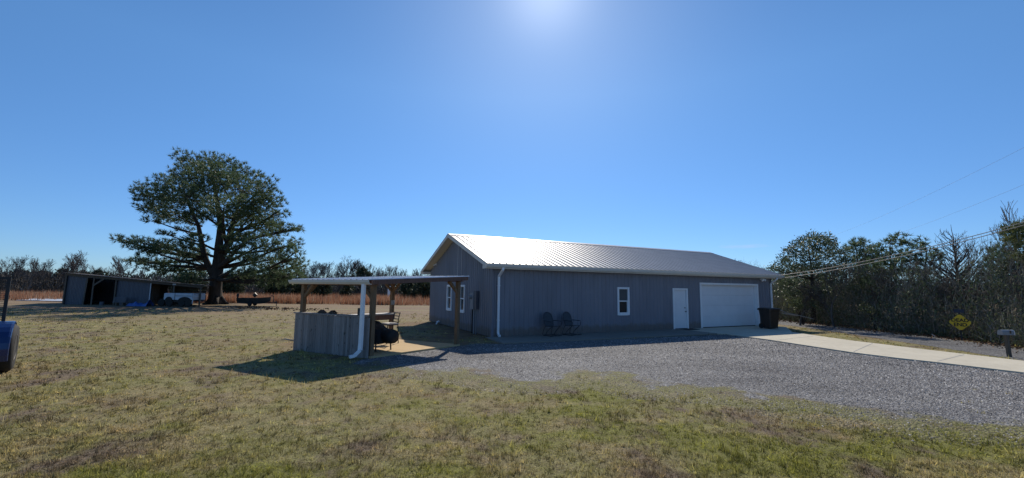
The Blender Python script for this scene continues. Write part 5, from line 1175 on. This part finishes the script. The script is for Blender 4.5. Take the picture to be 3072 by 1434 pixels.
tag(link('roadside_thicket', npmesh('roadside_thicket', V, Fc), 'vine'), 'dense dark tangle of vines and twigs along the far side of the road', 'thicket', kind='stuff')
V, Fc = scrub(75000, 7.5, 1.5, 5.4, .08, .2, .08, 'l')
tag(link('thicket_leaves', npmesh('thicket_leaves', V, Fc), 'thicketgreen'), 'small dark leaves through the roadside thicket', 'thicket', kind='stuff')
n = 9000; p, nn = edge_sample(n); dd = RNG.normal(.1, .8, n); xy = p+nn*np.where(nn[:, :1] < 0, -1, 1)*dd[:, None]
V, Fc = leaves(np.stack([xy[:, 0], xy[:, 1], np.full(n, .02)], 1), unit(RNG.normal(size=(n, 3))*[1, 1, .4]+[0, 0, .3]), RNG.uniform(.05, .14, n), RNG.uniform(.04, .09, n))
tag(link('fallen_leaves', npmesh('fallen_leaves', V, Fc), 'litter'), 'brown fallen leaves along the foot of the thicket', 'litter', kind='stuff')
# bushes one can tell apart
def bush(label, px, py, Y, rx, rz_, matn, seed):
    c = RY(px, py, Y); t = thing('bush', label, 'bush', (c.x, Y, 0)); rr = random.Random(seed)
    cl = [((rr.uniform(-1, 1)*rx*.7, rr.uniform(-1, 1)*rx*.6, c.z+rr.uniform(-.7, .7)*rz_), rx*.45, rx*.45, rz_*.45) for _ in range(10)]
    P, Dn = cluster_points(cl, 60); k = 3; V, Fc = leaves(np.repeat(P, k, 0)+RNG.normal(0, .06, (len(P)*k, 3)), unit(RNG.normal(size=(len(P)*k, 3))), RNG.uniform(.07, .14, len(P)*k), RNG.uniform(.03, .06, len(P)*k)); link('foliage', npmesh('foliage', V, Fc), matn, t)
    b = MB()
    for q in cl: b.tube([(0, 0, -.05), (q[0][0]*.4, q[0][1]*.4, q[0][2]*.6), q[0]], [.03, .02, .01], 5, cap=False)
    b.build('stems', 'bark', t)
bush('olive leafy bush in the thicket right of the trash bin', 2405, 905, 27, .9, .6, 'pinewarm', 1)
bush('yellow-tipped bush in the thicket left of the road sign', 2622, 925, 24.2, .75, .35, 'pinewarm', 2)
# fallen bleached branches
def branch(label, pts, r):
    w_ = [RY(*q) for q in pts]; o0 = w_[0]; b = MB(); b.tube([q-o0 for q in w_], [r*(1-.5*i/(len(w_)-1)) for i in range(len(w_))], 6)
    o = b.build('fallen_branch', 'palebranch', None, o0); tag(o, label, 'branch', 'bleached fallen branches by the road')
branch('longest bleached fallen branch, sloping down right of the trash bin', [(2336, 928, 24.6), (2362, 940, 24.8), (2395, 946, 25.0), (2440, 957, 25.2)], .035)
branch('short bleached branch below the longest one by the trash bin', [(2345, 939, 24.5), (2368, 944, 24.7), (2392, 948, 24.9)], .024)
branch('bleached branch lying behind the yellow sign', [(2848, 972, 20.6), (2876, 990, 20.4), (2903, 1004, 20.2)], .03)
branch('small bleached stick at the thicket foot left of the yellow sign', [(2796, 1003, 20.6), (2806, 1010, 20.4)], .035)
